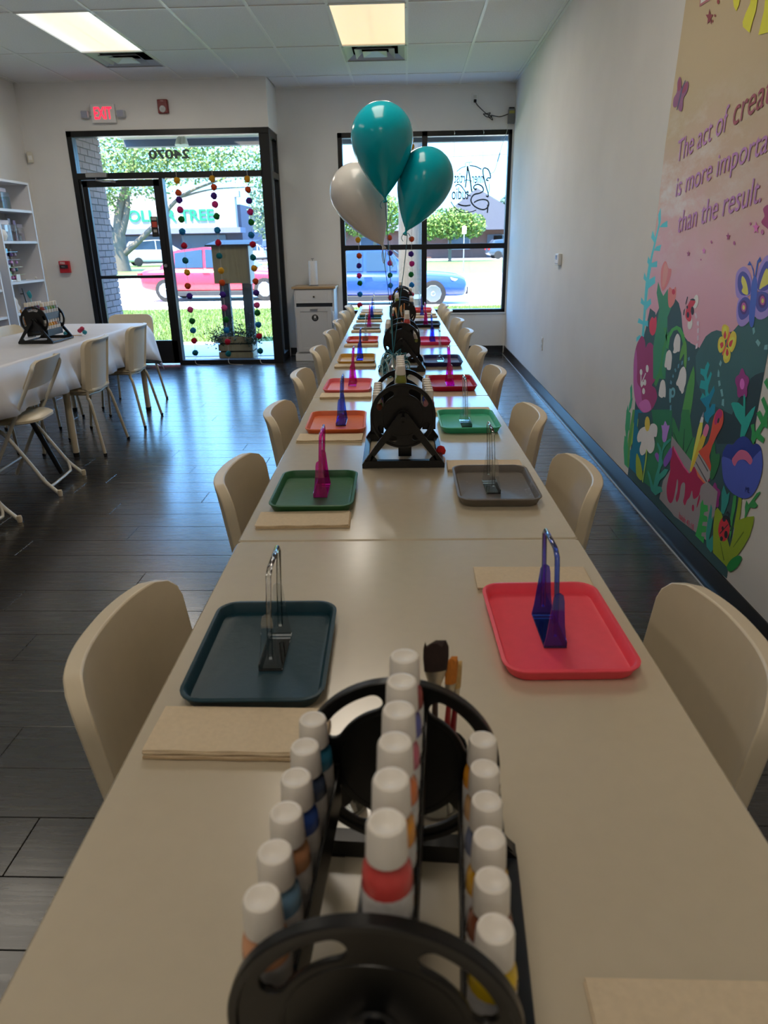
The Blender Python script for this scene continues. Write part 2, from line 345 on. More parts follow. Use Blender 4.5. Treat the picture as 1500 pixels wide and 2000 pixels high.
for ci, nm in ((-5, 'left'), (-1, 'middle')):
    for k, ri in enumerate(LIGHT_ROWS):
        x = CX0+(ci+.5)*T2; y = CY0+(ri+1)*2*T2-T2
        lab = ('white lit ceiling panel at upper left in front of a vent' if ci == -5 else 'amber lit ceiling panel above the balloons in front of a vent') if k == 0 else f'lit ceiling panel {ORD[k]} row from the windows over the {nm} aisle'
        t = thing('ceiling_light', lab, 'ceiling light', (x, y, ZC), 0, 'ceiling light panels')
        MB().bb(-.292, .292, -.597, .597, .008, .02).build('diffuser', m_lw if ci == -5 else m_lo, t)
        MB().bb(-.304, -.288, -.61, .61, -.003, .025).bb(.288, .304, -.61, .61, -.003, .025).bb(-.304, .304, -.61, -.594, -.003, .025).bb(-.304, .304, .594, .61, -.003, .025).build('frame', m_bar, t)
        MB().bb(.293, .303, -.5, -.47, -.006, -.003).bb(.293, .303, .47, .5, -.006, -.003).build('latch', m_bar, t)
        la = bpy.data.lights.new('panel_lamp', 'AREA'); la.shape = 'RECTANGLE'; la.size = .56; la.size_y = 1.16; la.energy = PANEL_WATTS[k]*(.35 if ci == -5 and k else 1); la.color = (1, .91, .79)
        lo = link('panel_lamp', la, t); lo.location = (0, 0, -.006)
for ci, nm in ((-5, 'white'), (-1, 'amber')):
    x = CX0+(ci+.5)*T2; y = CY0+T2/2
    t = thing('ceiling_vent', f'square stepped metal air vent behind the {nm} ceiling panel', 'air vent', (x, y, ZC), 0, 'ceiling air vents')
    mv = mat('vent_metal', (196, 198, 200), .4, metal=.3)
    MB().bb(-.29, .29, -.29, .29, .05, .06).build('back_plate', mat('duct_dark', (60, 62, 64), .8), t)
    f = MB()
    for a, b, za, zb in ((.30, .22, 0, .045), (.19, .13, -.002, .04), (.115, .012, -.004, .03)):
        f.loft([[(-a, -a, za), (a, -a, za), (a, a, za), (-a, a, za)], [(-b, -b, zb), (b, -b, zb), (b, b, zb), (-b, b, zb)]], caps=False)
    o = f.build('louver_cone', mv, t); sm = o.modifiers.new('s', 'SOLIDIFY'); sm.thickness = .003
    MB().bb(-.303, -.285, -.303, .303, -.003, .006).bb(.285, .303, -.303, .303, -.003, .006).bb(-.303, .303, -.303, -.285, -.003, .006).bb(-.303, .303, .285, .303, -.003, .006).build('flange', mv, t)
# ================================================================ TABLES
TC = .0255; TWD, TLN = .763, 1.571
m_foot = mat('rubber_foot', (25, 25, 26), .7)
def make_table(label, loc, rz, group):
    t = thing('dining_table', label, 'table', loc, rz, group)
    top = MB(); o = rr(TWD, TLN, .012, 3)
    i = rr(TWD-.008, TLN-.008, .01, 3)
    top.loft([[(x, y, .716) for x, y in i], [(x, y, .72) for x, y in o], [(x, y, .746) for x, y in o], [(x, y, .75) for x, y in i]]); top.build('tabletop', M_TOP, t, smooth=40)
    MB().bb(-.33, .33, -.74, -.715, .66, .716).bb(-.33, .33, .715, .74, .66, .716).bb(-.345, -.32, -.73, .73, .66, .716).bb(.32, .345, -.73, .73, .66, .716).build('apron', M_CREAM, t)
    for sx in (-1, 1):
        for sy in (-1, 1):
            l = MB().lathe([(.021, .02), (.026, .66), (.026, .7)], 14, (sx*.335, sy*.735, 0)).build('leg', M_CREAM, t, smooth=40)
            MB().lathe([(.021, 0), (.022, .03)], 14, (sx*.335, sy*.735, 0)).build('foot_cap', m_foot, l, smooth=40)
    return t
for k in range(5):
    c = TW(TC, 1.45-1.574+1.574*k+.787, 0)
    make_table(['cream table nearest the camera under the first paint wheel', 'cream table second from camera under grey and green trays', 'cream table at the middle of the long row', 'cream table fourth along the long row', 'cream table farthest away against the window'][k], c, TA, 'long row of cream tables')
make_table('cream table with round legs below the white cloth', (-2.66, 5.44, 0), 0, 'tables under the white cloth')
ft = thing('folding_table', 'folding table with black legs under the near end of the white cloth', 'table', (-2.66, 3.85, 0))
MB().bb(-.38, .38, -.785, .785, .71, .75).build('tabletop', M_TOP, ft, bevel=.006)
m_bs = mat('black_steel', (18, 18, 20), .4)
for sy in (-1, 1):
    for sx in (-1, 1): MB().tube([(sx*.30, sy*.30, .70), (sx*.30, sy*.36, .46), (sx*.42, sy*.44, .012)], .016, 8).build('leg', m_bs, ft, smooth=50)
    MB().tube([(-.30, sy*.36, .46), (.30, sy*.36, .46)], .014, 8).build('cross_bar', m_bs, ft, smooth=50)

# white cloth over the side tables
def make_cloth():
    t = MB(); x0, x1, y0, y1 = -3.045, -2.275, 3.05, 6.232
    cx, cy = (x0+x1)/2, (y0+y1)/2; hx, hy = (x1-x0)/2, (y1-y0)/2; rc = .03
    rim = []
    def seg(a, b, n):
        for i in range(n): rim.append((a[0]+(b[0]-a[0])*i/n, a[1]+(b[1]-a[1])*i/n))
    seg((hx, -hy), (hx, hy), 64); seg((hx, hy), (-hx, hy), 20); seg((-hx, hy), (-hx, -hy), 64); seg((-hx, -hy), (hx, -hy), 20)
    n = len(rim); rows = []
    for v, (fr) in enumerate([0, .04, .12, .25, .45, .7, 1]):
        loop = []
        for i, (x, y) in enumerate(rim):
            dx, dy = hx-abs(x), hy-abs(y)
            cor = max(0, 1-math.hypot(dx, dy)/.34)      # corner flare
            nx, ny = (1 if dx < 1e-6 else 0), (1 if dy < 1e-6 else 0)
            if cor > 0: nx, ny = (max(nx, cor*.9)), (max(ny, cor*.9))
            sx, sy = math.copysign(1, x), math.copysign(1, y)
            drop = (.255+.16*cor**1.2)*fr
            fold = .016*math.sin(y*9+x*7)+.010*math.sin(y*23+1)+.008*math.sin((x+y)*37)
            out = (.012+.05*fr+fold*fr*1.4)*(1+1.9*cor) if fr > 0 else 0
            ou = out*min(1, fr*6)
            loop.append((cx+x+sx*nx*ou, cy+y+sy*ny*ou, .754-drop+(0 if fr else 0)))
        rows.append(loop)
    # top sheet with creases
    NX, NY = 20, 64
    vs = []; fs = []
    for j in range(NY+1):
        for i in range(NX+1):
            x = -hx+2*hx*i/NX; y = -hy+2*hy*j/NY; e = min(1, min(hx-abs(x), hy-abs(y))/.05)
            vs.append((cx+x, cy+y, .754+e*(.0025*math.sin(x*11+y*2.3)*math.sin(y*7)+.003*max(0, math.sin(y*2*PI/.62))**12)))
    for j in range(NY):
        for i in range(NX): fs.append((j*(NX+1)+i, j*(NX+1)+i+1, (j+1)*(NX+1)+i+1, (j+1)*(NX+1)+i))
    t.add(vs, fs); t.loft(rows, caps=False)
    o = t.build('tablecloth', mat('white_plastic_cloth', (226, 226, 232), .42, noise=.02, scale=5, bump=.08), smooth=70)
    bm = bmesh.new(); bm.from_mesh(o.data); bmesh.ops.remove_doubles(bm, verts=bm.verts, dist=.0008); bm.to_mesh(o.data); bm.free()
    s = o.modifiers.new('s', 'SOLIDIFY'); s.thickness = .0012
    tag(o, 'white plastic cloth draped over the tables on the left', 'tablecloth')
make_cloth()

# ================================================================ CHAIRS
def make_chair(label, group):
    """stacking chair with wrap-around plastic back, sitter faces +x"""
    t = thing('stacking_chair', label, 'chair', (0, 0, 0), 0, group)
    NU, NV = 20, 14; H0, H1, W, r = .43, .792, .41, .055
    F = []; B = []
    for j in range(NV+1):
        v = j/NV; z = H0+(H1-H0)*(1-(1-v)**1.25)
        hw = W/2*(.97+.03*v)
        if z > H1-r: hw -= r-math.sqrt(max(0, r*r-(z-(H1-r))**2))
        if z < H0+.03: hw -= .03-math.sqrt(max(0, .0009-(H0+.03-z)**2))
        fr, bk = [], []
        for i in range(NU+1):
            u = 2*i/NU-1; u = math.copysign(abs(u)**.8, u); y = u*hw
            xf = -.165-.055*(z-H0)/(H1-H0)+.055*(abs(y)/(W/2))**2.4
            th = .030 if (abs(u) > .72 or z > H1-.025) else .012
            fr.append((xf, y, z)); bk.append((xf-th, y*(1.0), z-(.004 if j == NV else 0)))
        F.append(fr); B.append(bk)
    m = MB(); n = NU+1
    m.add([p for l in F for p in l]+[p for l in B for p in l], [])
    o0 = (NV+1)*n; fs = []
    for j in range(NV):
        for i in range(NU):
            a = j*n+i; fs.append((a, a+1, a+n+1, a+n)); fs.append((o0+a, o0+a+n, o0+a+n+1, o0+a+1))
    for i in range(NU): fs.append((i, o0+i, o0+i+1, i+1)); a = NV*n+i; fs.append((a, a+1, o0+a+1, o0+a))
    for j in range(NV): a = j*n; fs.append((a, a+n, o0+a+n, o0+a)); a += NU; fs.append((a, o0+a, o0+a+n, a+n))
    m.f += fs
    m.build('backrest', M_CREAM, t, smooth=42, bevel=.005)
    s = MB(); L = []
    for k, (sc, z) in enumerate(((.94, .428), (1, .436), (1, .446), (.95, .452))):
        L.append([(x*sc+.02, y*sc, z+.012*((y*sc)/.2)**2-.008*(1 if x > .15 else 0)) for x, y in rr(.40, .40, .07, 5)])
    s.loft(L); s.build('seat', M_CREAM, t, smooth=50)
    m_leg = mat('cream_steel', (214, 203, 178), .32, metal=.1)
    for sy in (-1, 1):
        MB().tube(smooth_path([(-.150, sy*.172, .50), (-.146, sy*.176, .45), (-.146, sy*.180, .40), (-.165, sy*.188, .345), (-.225, sy*.228, .012)], 5), .0115, 8).build('leg', m_leg, t, smooth=60)
        MB().tube(smooth_path([(-.15, sy*.178, .43), (.10, sy*.178, .432), (.17, sy*.182, .41), (.185, sy*.19, .34), (.215, sy*.215, .012)], 5), .0115, 8).build('leg', m_leg, t, smooth=60)
    MB().tube([(-.15, -.178, .425), (-.155, 0, .412), (-.15, .178, .425)], .008, 8).build('cross_bar', m_leg, t, smooth=60)
    f = MB()
    for x, y in ((-.2265, .229), (-.2265, -.229), (.216, .2155), (.216, -.2155)): f.lathe([(.011, 0), (.013, .012), (.0125, .02)], 8, (x, y, 0))
    f.build('glide_caps', m_foot, t, smooth=50)
    return t
LT = [1.01, 1.87, 2.64, 3.43, 4.27, 5.12, 5.86, 6.66, 7.32]
RT = [.99, 1.84, 2.545, 3.45, 4.18, 5.10, 5.86, 6.72, 7.33]
LN = ['near dark teal', 'dark green', 'orange', 'salmon pink', 'mustard yellow', 'brick red', 'pale grey', 'far dark teal', 'white']
RN = ['coral red', 'taupe grey', 'mint green', 'crimson', 'navy', 'magenta', 'black', 'seventh', 'far coral']
proto = None
def place_chair(loc, rz, label, group):
    global proto
    if proto is None: proto = make_chair(label, group); c = proto
    else: c = dup(proto)
    c.location = loc; c.rotation_euler = (0, 0, rz); c['label'] = label; c['group'] = group
    return c
for i in range(9):
    jx = R.uniform(-.008, .008); jr = R.uniform(-.03, .03)
    place_chair(TW(-.245-(.012 if i == 0 else 0)+jx, LT[i], 0), TA+jr, f'cream stacking chair facing the {LN[i]} tray', 'stacking chairs along the long table')
    nm = f'facing the {RN[i]} tray' if i != 7 else 'on the right facing bare kraft towels, second from window'
    place_chair(TW(.298+(.03 if i == 0 else 0)+jx+(.02 if i in (5, 6) else 0), RT[i], 0), TA+PI+jr, f'cream stacking chair {nm}', 'stacking chairs along the long table')
place_chair((-2.355, 4.94, 0), PI+.02, 'cream stacking chair beside the folding chair at the white cloth', 'stacking chairs around the white cloth')
place_chair((-2.355, 5.735, 0), PI+.03, 'cream stacking chair nearest the door at the white cloth', 'stacking chairs around the white cloth')
place_chair((-2.55, 6.46, 0), -PI/2, 'cream stacking chair at the far end of the white cloth', 'stacking chairs around the white cloth')
place_chair((-3.03, 5.72, 0), 0, 'cream stacking chair behind the white cloth beside the bookcase', 'stacking chairs around the white cloth')
place_chair((-3.03, 5.05, 0), 0, 'cream stacking chair legs seen under the cloth on the far side', 'stacking chairs around the white cloth')
place_chair(TW(-.235, .2, 0), TA, 'cream stacking chair cut off at the lower left corner', 'stacking chairs along the long table')

def folding_chair(label, loc, rz):
    t = thing('folding_chair', label, 'chair', loc, rz, 'white folding chairs')
    mt = mat('white_steel', (224, 220, 208), .3, metal=.1)
    for sy in (-1, 1):
        MB().tube(smooth_path([(-.205, sy*.13, .775), (-.20, sy*.19, .755), (-.185, sy*.205, .70), (-.05, sy*.207, .46), (.20, sy*.207, .015)], 6), .0115, 8).build('front_leg', mt, t, smooth=60)
        MB().tube(smooth_path([(.10, sy*.185, .43), (.02, sy*.186, .36), (-.10, sy*.19, .17), (-.15, sy*.195, .09), (-.225, sy*.20, .012)], 6), .0115, 8).build('rear_leg', mt, t, smooth=60)
        MB().lathe([(.013, 0), (.015, .02), (.012, .035)], 8, (-.228, sy*.20, 0)).build('foot_cap', M_CREAM, t, smooth=50)
    MB().tube(smooth_path([(-.14, -.193, .115), (-.16, -.17, .055), (-.165, -.12, .045), (-.165, .12, .045), (-.16, .17, .055), (-.14, .193, .115)], 5), .009, 8).build('rear_brace', mt, t, smooth=60)
    MB().tube([(.13, -.207, .14), (.13, .207, .14)], .008, 8).build('front_brace', mt, t, smooth=60)
    b = MB(); L = []
    for z, w, x in ((.625, .185, -.135), (.64, .197, -.142), (.74, .197, -.195), (.775, .175, -.212), (.785, .14, -.216)):
        f = [(x+.014+.028*(1-(y/.2)**2)*-1, y, z) for y in [w*(i/6-1) for i in range(13)]]
        L.append(f+[(p[0]-.016, p[1], p[2]) for p in f[::-1]])
    b.loft(L); b.build('backrest', M_CREAM, t, smooth=50)
    s = MB(); L = []
    for sc, z in ((.9, .425), (1, .432), (1, .445), (.93, .455)):
        L.append([(x*sc+.03, y*sc, z) for x, y in rr(.37, .385, .13, 6)])
    s.loft(L); s.build('seat', M_CREAM, t, smooth=50)
    return t
folding_chair('white folding chair with rounded seat at the cloth front', (-2.30, 4.06, 0), PI+.08)
folding_chair('white folding chair whose rear feet show at the left edge', (-2.32, 3.27, 0), PI-.05)
folding_chair('white folding chair legs under the cloth beyond the table leg', (-3.05, 3.86, 0), 0)
# ================================================================ TRAYS, TOWELS, STANDS
def tray_mesh():
    m = MB(); loops = []
    for w, h, r, z in ((.186, .270, .028, 0), (.192, .276, .03, .003), (.206, .290, .034, .0185), (.211, .296, .036, .0205), (.211, .296, .036, .0225), (.2, .285, .031, .0235), (.196, .281, .03, .0215), (.186, .271, .027, .006), (.178, .263, .024, .0045)):
        loops.append([(x, y, z) for x, y in rr(w, h, r, 6)])
    m.loft(loops); return m
TRL = [(.975, (22, 58, 70)), (1.757, (48, 104, 66)), (2.515, (226, 116, 72)), (3.215, (230, 112, 120)), (4.015, (222, 172, 72)), (4.845, (216, 78, 52)), (5.63, (150, 156, 156)), (6.37, (18, 84, 84)), (7.0, (214, 214, 214))]
TRR = [(1.042, (252, 84, 102)), (1.79, (112, 106, 100)), (2.515, (66, 180, 142)), (3.26, (172, 22, 52)), (3.93, (52, 52, 112)), (4.77, (222, 52, 112)), (5.795, (24, 34, 46)), None, (7.085, (236, 92, 92))]
def tray(side, i, t, col):
    nm = (LN if side < 0 else RN)[i]
    scuff = nm in ('taupe grey', 'mint green')
    m = mat('tray_'+nm.replace(' ', '_'), col, .42, noise=.03, scale=60, bump=.06, spec=.3)
    if scuff:
        tr = m.node_tree; b = tr.nodes['Principled BSDF']; tc = N(tr, 'ShaderNodeTexCoord'); n2 = N(tr, 'ShaderNodeTexNoise'); n2.inputs['Scale'].default_value = 16; n2.inputs['Detail'].default_value = 8; n2.inputs['Roughness'].default_value = .75
        tr.links.new(tc.outputs['Object'], n2.inputs['Vector']); rp = ramp(tr, [(.62, (0, 0, 0)), (.72, (.5, .5, .5))]); tr.links.new(n2.outputs[0], rp.inputs[0])
        mx = N(tr, 'ShaderNodeMix', data_type='RGBA'); old = b.inputs['Base Color'].links[0].from_socket; tr.links.new(rp.outputs[0], mx.inputs[0]); tr.links.new(old, mx.inputs[6]); mx.inputs[7].default_value = (.75, .75, .74, 1); tr.links.new(mx.outputs[2], b.inputs['Base Color'])
    o = tray_mesh().build('tray', m, smooth=50); o.location = TW(-.21 if side < 0 else .264, t, .7503); o.rotation_euler = (0, 0, TA+R.uniform(-.02, .02))
    lab = {'near dark teal': 'dark teal plastic tray nearest the camera on the left', 'far dark teal': 'dark teal plastic tray far away just before the white tray', 'coral red': 'coral red plastic tray nearest the camera on the right', 'far coral': 'coral plastic tray at the window end of the table', 'taupe grey': 'taupe grey plastic tray with pale paint scuffs', 'mint green': 'mint green plastic tray with faint scuffs'}.get(nm, f'{nm} plastic craft tray on the long table')
    tag(o, lab, 'tray', 'plastic craft trays')
for i, (t, c) in enumerate(TRL): tray(-1, i, t, c)
for i, q in enumerate(TRR):
    if q: tray(1, i, *q)

m_kraft = mat('kraft_paper', (224, 205, 174), .8, noise=.05, scale=120, bump=.15)
m_kedge = mat('kraft_edge', (196, 172, 138), .85, noise=.1, scale=200)
def towels(label, s0, s1, t, w, nlay, rz=0., m=m_kraft):
    th = thing('paper_towels', label, 'paper towels', TW((s0+s1)/2, t, .7503), TA+rz, 'folded kraft paper towels')
    L = s1-s0
    for k in range(nlay):
        g = MB(); ox = R.uniform(-.003, .003); oy = R.uniform(-.0025, .0025); n = 14; z0 = .0026*k
        top = []; bot = []
        for i in range(n+1):
            x = -L/2+L*i/n; wav = .0008*math.sin(i*1.3+k)
            for lst, dz in ((top, .0024), (bot, 0)): lst.append([(x+ox, -w/2+oy, z0+dz+wav*(1 if k else .2)+.0004), (x+ox, -w/2+.004+oy, z0+dz*1.15+.0004), (x+ox, w/2+oy, z0+dz+.0004)])
        loops = [[a[0], a[1], a[2], b[2], b[0]] for a, b in zip(top, bot)]
        g.loft(loops); g.build('towel', m if k == nlay-1 else m_kedge if k % 2 else m, th, smooth=60)
    return th
towels('thick stack of kraft paper towels before the near dark teal tray', -.328, -.095, .776, .092, 6, -.03)
for i in range(1, 9):
    s0, t = (-.33 if i < 3 else -.32), TRL[i][0]-.19
    towels(f'folded kraft paper towels in front of the {LN[i]} tray', s0, s0+.219, t, .092, 3 if i < 3 else 4, R.uniform(-.02, .02))
for i in range(7):
    t = TRR[i][0]+.19
    towels(f'folded kraft paper towels behind the {RN[i]} tray', .155, .374, t+.01, .092, 3, R.uniform(-.02, .02))
towels('kraft paper towels before the blue stand, far right side', .165, .385, 6.48, .09, 4)
towels('kraft paper towels behind the blue stand, far right side', .165, .385, 6.70, .09, 4)
towels('creased kraft towels at the lower right corner of the view', .165, .40, .392, .092, 2, -.02)

m_clear = clear('acrylic_clear', (.95, .965, .97), .22)
m_pink = clear('acrylic_pink', (.95, .16, .70), .16, .14, (.85, .03, .5))
m_blue = clear('acrylic_blue', (.28, .42, 1.0), .2, .10, (.04, .10, .8))
def stand_parts(m):
    base = MB().bb(0, .037, 0, .112, 0, .003).bb(0, .003, 0, .112, .003, .012)
    g = MB()
    prof = [(0, .003), (.037, .003), (.034, .02), (.027, .09), (.024, .096), (.017, .098), (.012, .094), (.010, .085), (.006, .04)]
    g1 = MB().prism(prof, lambda x, z, y: (x, y, z), .001, .004); g2 = MB().prism(prof, lambda x, z, y: (x, y, z), .108, .111)
    loop = MB().tube([(.019, .006, .02), (.0215, .006, .09), (.0255, .007, .158), (.0265, .020, .168), (.0265, .092, .168), (.0255, .105, .158), (.0215, .106, .09), (.019, .106, .02)], .0042, 8)
    return base, g1, g2, loop
stand_proto = {}
def stand(label, kind, s, t, side):
    m = {'clear': m_clear, 'pink': m_pink, 'blue': m_blue}[kind]
    if kind not in stand_proto:
        th = thing('easel_stand', label, 'easel stand', (0, 0, 0), 0, 'acrylic easel stands'); b, g1, g2, lp = stand_parts(m)
        b.build('base', m, th, bevel=.001); g1.build('side_gusset', m, th); g2.build('side_gusset', m, th); lp.build('back_loop', m, th, smooth=60); stand_proto[kind] = th
    else: th = dup(stand_proto[kind])
    th['label'] = label
    z = .7553 if s < 0 or abs(t-6.535) > .01 else .7504
    if side < 0: th.location = TW(s-.018, t, z); th.rotation_euler = (0, 0, TA)
    else: th.location = TW(s+.018, t+.112, z); th.rotation_euler = (0, 0, TA+PI)
KL = ['clear', 'pink', 'blue', 'pink', 'blue', 'clear', 'pink', 'blue', 'clear']
TL_ = [.926, 1.72, 2.49, 3.24, 4.0, 4.87, 5.68, 6.40, 6.98]
KR = ['blue', 'clear', 'clear', 'pink', 'clear', 'blue', 'pink', 'blue', 'clear']
TR_ = [.987, 1.735, 2.445, 3.215, 3.90, 4.76, 5.77, 6.535, 7.09]
for i in range(9):
    stand(f'{KL[i]} acrylic easel stand on the {LN[i]} tray', KL[i], -.196, TL_[i], -1)
    stand(f'{KR[i]} acrylic easel stand on the {RN[i]} tray' if i != 7 else 'blue acrylic easel stand between two far towel stacks', KR[i], .256, TR_[i], 1)
# ================================================================ PAINT WHEELS AND BOTTLES
WR, AX, SEP = .096, .147, .248       # disc radius, axle height, disc spacing
RHO = .077
def disc_mesh():
    """disc with raised rim and four curved slots, in the local xz plane"""
    c = bpy.data.curves.new('disc', 'CURVE'); c.dimensions = '2D'; c.fill_mode = 'BOTH'; c.extrude = .0018; c.bevel_depth = .0007; c.bevel_resolution = 1
    def spline(pts):
        sp = c.splines.new('POLY'); sp.points.add(len(pts)-1); sp.use_cyclic_u = True
        for q, (x, y) in zip(sp.points, pts): q.co = (x, y, 0, 1)
    spline([((WR-.002)*math.cos(2*PI*k/72), (WR-.002)*math.sin(2*PI*k/72)) for k in range(72)])
    ri, ro, ha = .0645, .0835, .36
    for k in range(4):
        a0 = PI/4+k*PI/2; rm = (ri+ro)/2; h = (ro-ri)/2; pts = []
        for n in range(13): a = a0-ha+2*ha*n/12; pts.append((ro*math.cos(a), ro*math.sin(a)))
        for n in range(1, 8): b = PI*n/8; cx, cy = rm*math.cos(a0+ha), rm*math.sin(a0+ha); d = a0+ha; pts.append((cx+h*(math.cos(b)*math.cos(d)-math.sin(b)*math.sin(d)), cy+h*(math.cos(b)*math.sin(d)+math.sin(b)*math.cos(d))))
        for n in range(13): a = a0+ha-2*ha*n/12; pts.append((ri*math.cos(a), ri*math.sin(a)))
        for n in range(1, 8): b = PI+PI*n/8; cx, cy = rm*math.cos(a0-ha), rm*math.sin(a0-ha); d = a0-ha; pts.append((cx+h*(math.cos(b)*math.cos(d)-math.sin(b)*math.sin(d)), cy+h*(math.cos(b)*math.sin(d)+math.sin(b)*math.cos(d))))
        spline(pts)
    o = bpy.data.objects.new('disc', c); COL.objects.link(o); bpy.context.view_layer.update()
    me = bpy.data.meshes.new_from_object(o.evaluated_get(bpy.context.evaluated_depsgraph_get())); bpy.data.objects.remove(o)
    bm = bmesh.new(); bm.from_mesh(me); NA = 72
    prof = [(WR-.007, .002), (WR-.006, .0048), (WR-.001, .0052), (WR, .004), (WR, -.004), (WR-.001, -.0052), (WR-.006, -.0048), (WR-.007, -.002)]
    for pr in (prof, [(.0, .0048), (.016, .0048), (.019, .002), (.019, -.002), (.016, -.0048), (.0, -.0048)], [(.058, .002), (.0585, .0032), (.060, .0032), (.0605, .002)], [(.058, -.002), (.0585, -.0032), (.060, -.0032), (.0605, -.002)]):
        rings = [[bm.verts.new((r*math.cos(2*PI*k/NA), r*math.sin(2*PI*k/NA), z)) for k in range(NA)] if r else [bm.verts.new((0, 0, z))]*NA for r, z in pr]
        for a, b in zip(rings, rings[1:]):
            for k in range(NA):
                q = list(dict.fromkeys([a[k], a[(k+1) % NA], b[(k+1) % NA], b[k]]))
                if len(q) > 2: bm.faces.new(q)
    bmesh.ops.rotate(bm, verts=bm.verts, cent=(0, 0, 0), matrix=Matrix.Rotation(PI/2, 3, 'X'))
    bmesh.ops.recalc_face_normals(bm, faces=bm.faces)
    bm.to_mesh(me); bm.free(); me.materials.clear(); me.materials.append(M_BLK); me.shade_smooth(); me.set_sharp_from_angle(angle=.5); return me
DISC = disc_mesh()
def frame_mesh(n=''):
    # A frame in xz plane with trapezoid opening
    m = MB(); y0, y1 = -.006, .006
    m.prism([(-.121, 0), (.121, 0), (.121, .013), (.112, .022), (-.112, .022), (-.121, .013)], lambda x, z, y: (x, y, z), -.009, .009)
    for s in (-1, 1):
        m.prism([(s*.117, .018), (s*.098, .018), (s*.004, AX-.012), (s*.004, AX+.016), (s*.014, AX+.014)], lambda x, z, y: (x, y, z), y0, y1)
        m.prism([(s*.10, .018), (s*.075, .020), (s*.092, .040)], lambda x, z, y: (x, y, z), y0, y1)
        m.bb(s*.07-.008, s*.07+.008, -.010, .010, -.0, .003)
    return m
FRAME = frame_mesh().build('tmp', M_BLK, bevel=.0015); FRAME_ME = FRAME.data; bpy.data.objects.remove(FRAME)
def rack_mesh():
    m = MB(); L = .112; w = .0195; z0 = -.049; h = .044
    m.bb(-w, w, -L, L, z0, z0+.003); m.bb(-w, -w+.002, -L, L, z0, z0+h); m.bb(w-.002, w, -L, L, z0, z0+h)
    for y in (-L, L-.002): m.bb(-w, w, y, y+.002, z0, z0+h+.004)
    for k in range(1, 6): m.bb(-w, w, -L+2*L*k/6-.0008, -L+2*L*k/6+.0008, z0, z0+.02)
    for y in (-1, 1): m.prism([(-w, z0+h), (w, z0+h), (.006, .006), (-.006, .006)], lambda x, z, q: (x, y*(L+q), z), -.002, 0); m.tube([(0, y*L, 0), (0, y*(L+.012), 0)], .004, 8)
    return m
RACK = rack_mesh().build('tmp', M_BLK); RACK_ME = RACK.data; bpy.data.objects.remove(RACK)
m_cap = mat('bottle_cap_white', (236, 230, 220), .35)
m_lbl = mat('bottle_label', (226, 224, 222), .45, noise=.10, scale=260)
BH = .110
def cap_me():
    m = MB().lathe([(.0125, 0), (.0136, .001), (.0128, .0235), (.0118, .0262), (.0095, .0268), (.0075, .0256), (.0, .0250)], 20, caps=False); o = m.build('tmp', m_cap, smooth=40); me = o.data; bpy.data.objects.remove(o); return me
CAP = cap_me()
def label_me():
    m = MB().lathe([(.01685, .014), (.01695, .015), (.01695, .061), (.01685, .062)], 20, caps=False); o = m.build('tmp', m_lbl, smooth=40); me = o.data; bpy.data.objects.remove(o); return me
LABEL = label_me()
BODY = {}
def body_me(cn, col):
    if cn not in BODY:
        m = MB().lathe([(.0, 0), (.0145, 0), (.0163, .002), (.0164, .068), (.0155, .075), (.0118, .0805), (.0115, .085)], 20, caps=False)
        o = m.build('tmp', mat('paint_'+cn.replace(' ', '_'), col, .25), smooth=40); BODY[cn] = o.data; bpy.data.objects.remove(o)
    return BODY[cn]
PC = {'coral red': (214, 78, 74), 'amber': (226, 152, 44), 'orange': (222, 120, 60), 'rose': (198, 96, 120), 'violet blue': (88, 92, 170), 'brick red': (150, 62, 58), 'peach': (232, 170, 130), 'sky blue': (120, 160, 190), 'tan': (196, 140, 100), 'cobalt blue': (50, 82, 160), 'slate': (62, 74, 98), 'teal blue': (50, 120, 150), 'lemon yellow': (232, 196, 40), 'brown': (136, 74, 50), 'golden yellow': (224, 170, 50), 'blue grey': (110, 120, 150), 'sand': (214, 170, 120), 'olive': (140, 150, 60), 'leaf green': (90, 140, 60), 'pale green': (150, 180, 130), 'ivory': (230, 214, 180), 'plum': (110, 50, 90), 'grey': (150, 150, 150), 'dusty pink': (214, 150, 150)}
PN = list(PC)
RACKNAME = {0: 'right', 1: 'top', 2: 'left', 3: 'bottom'}
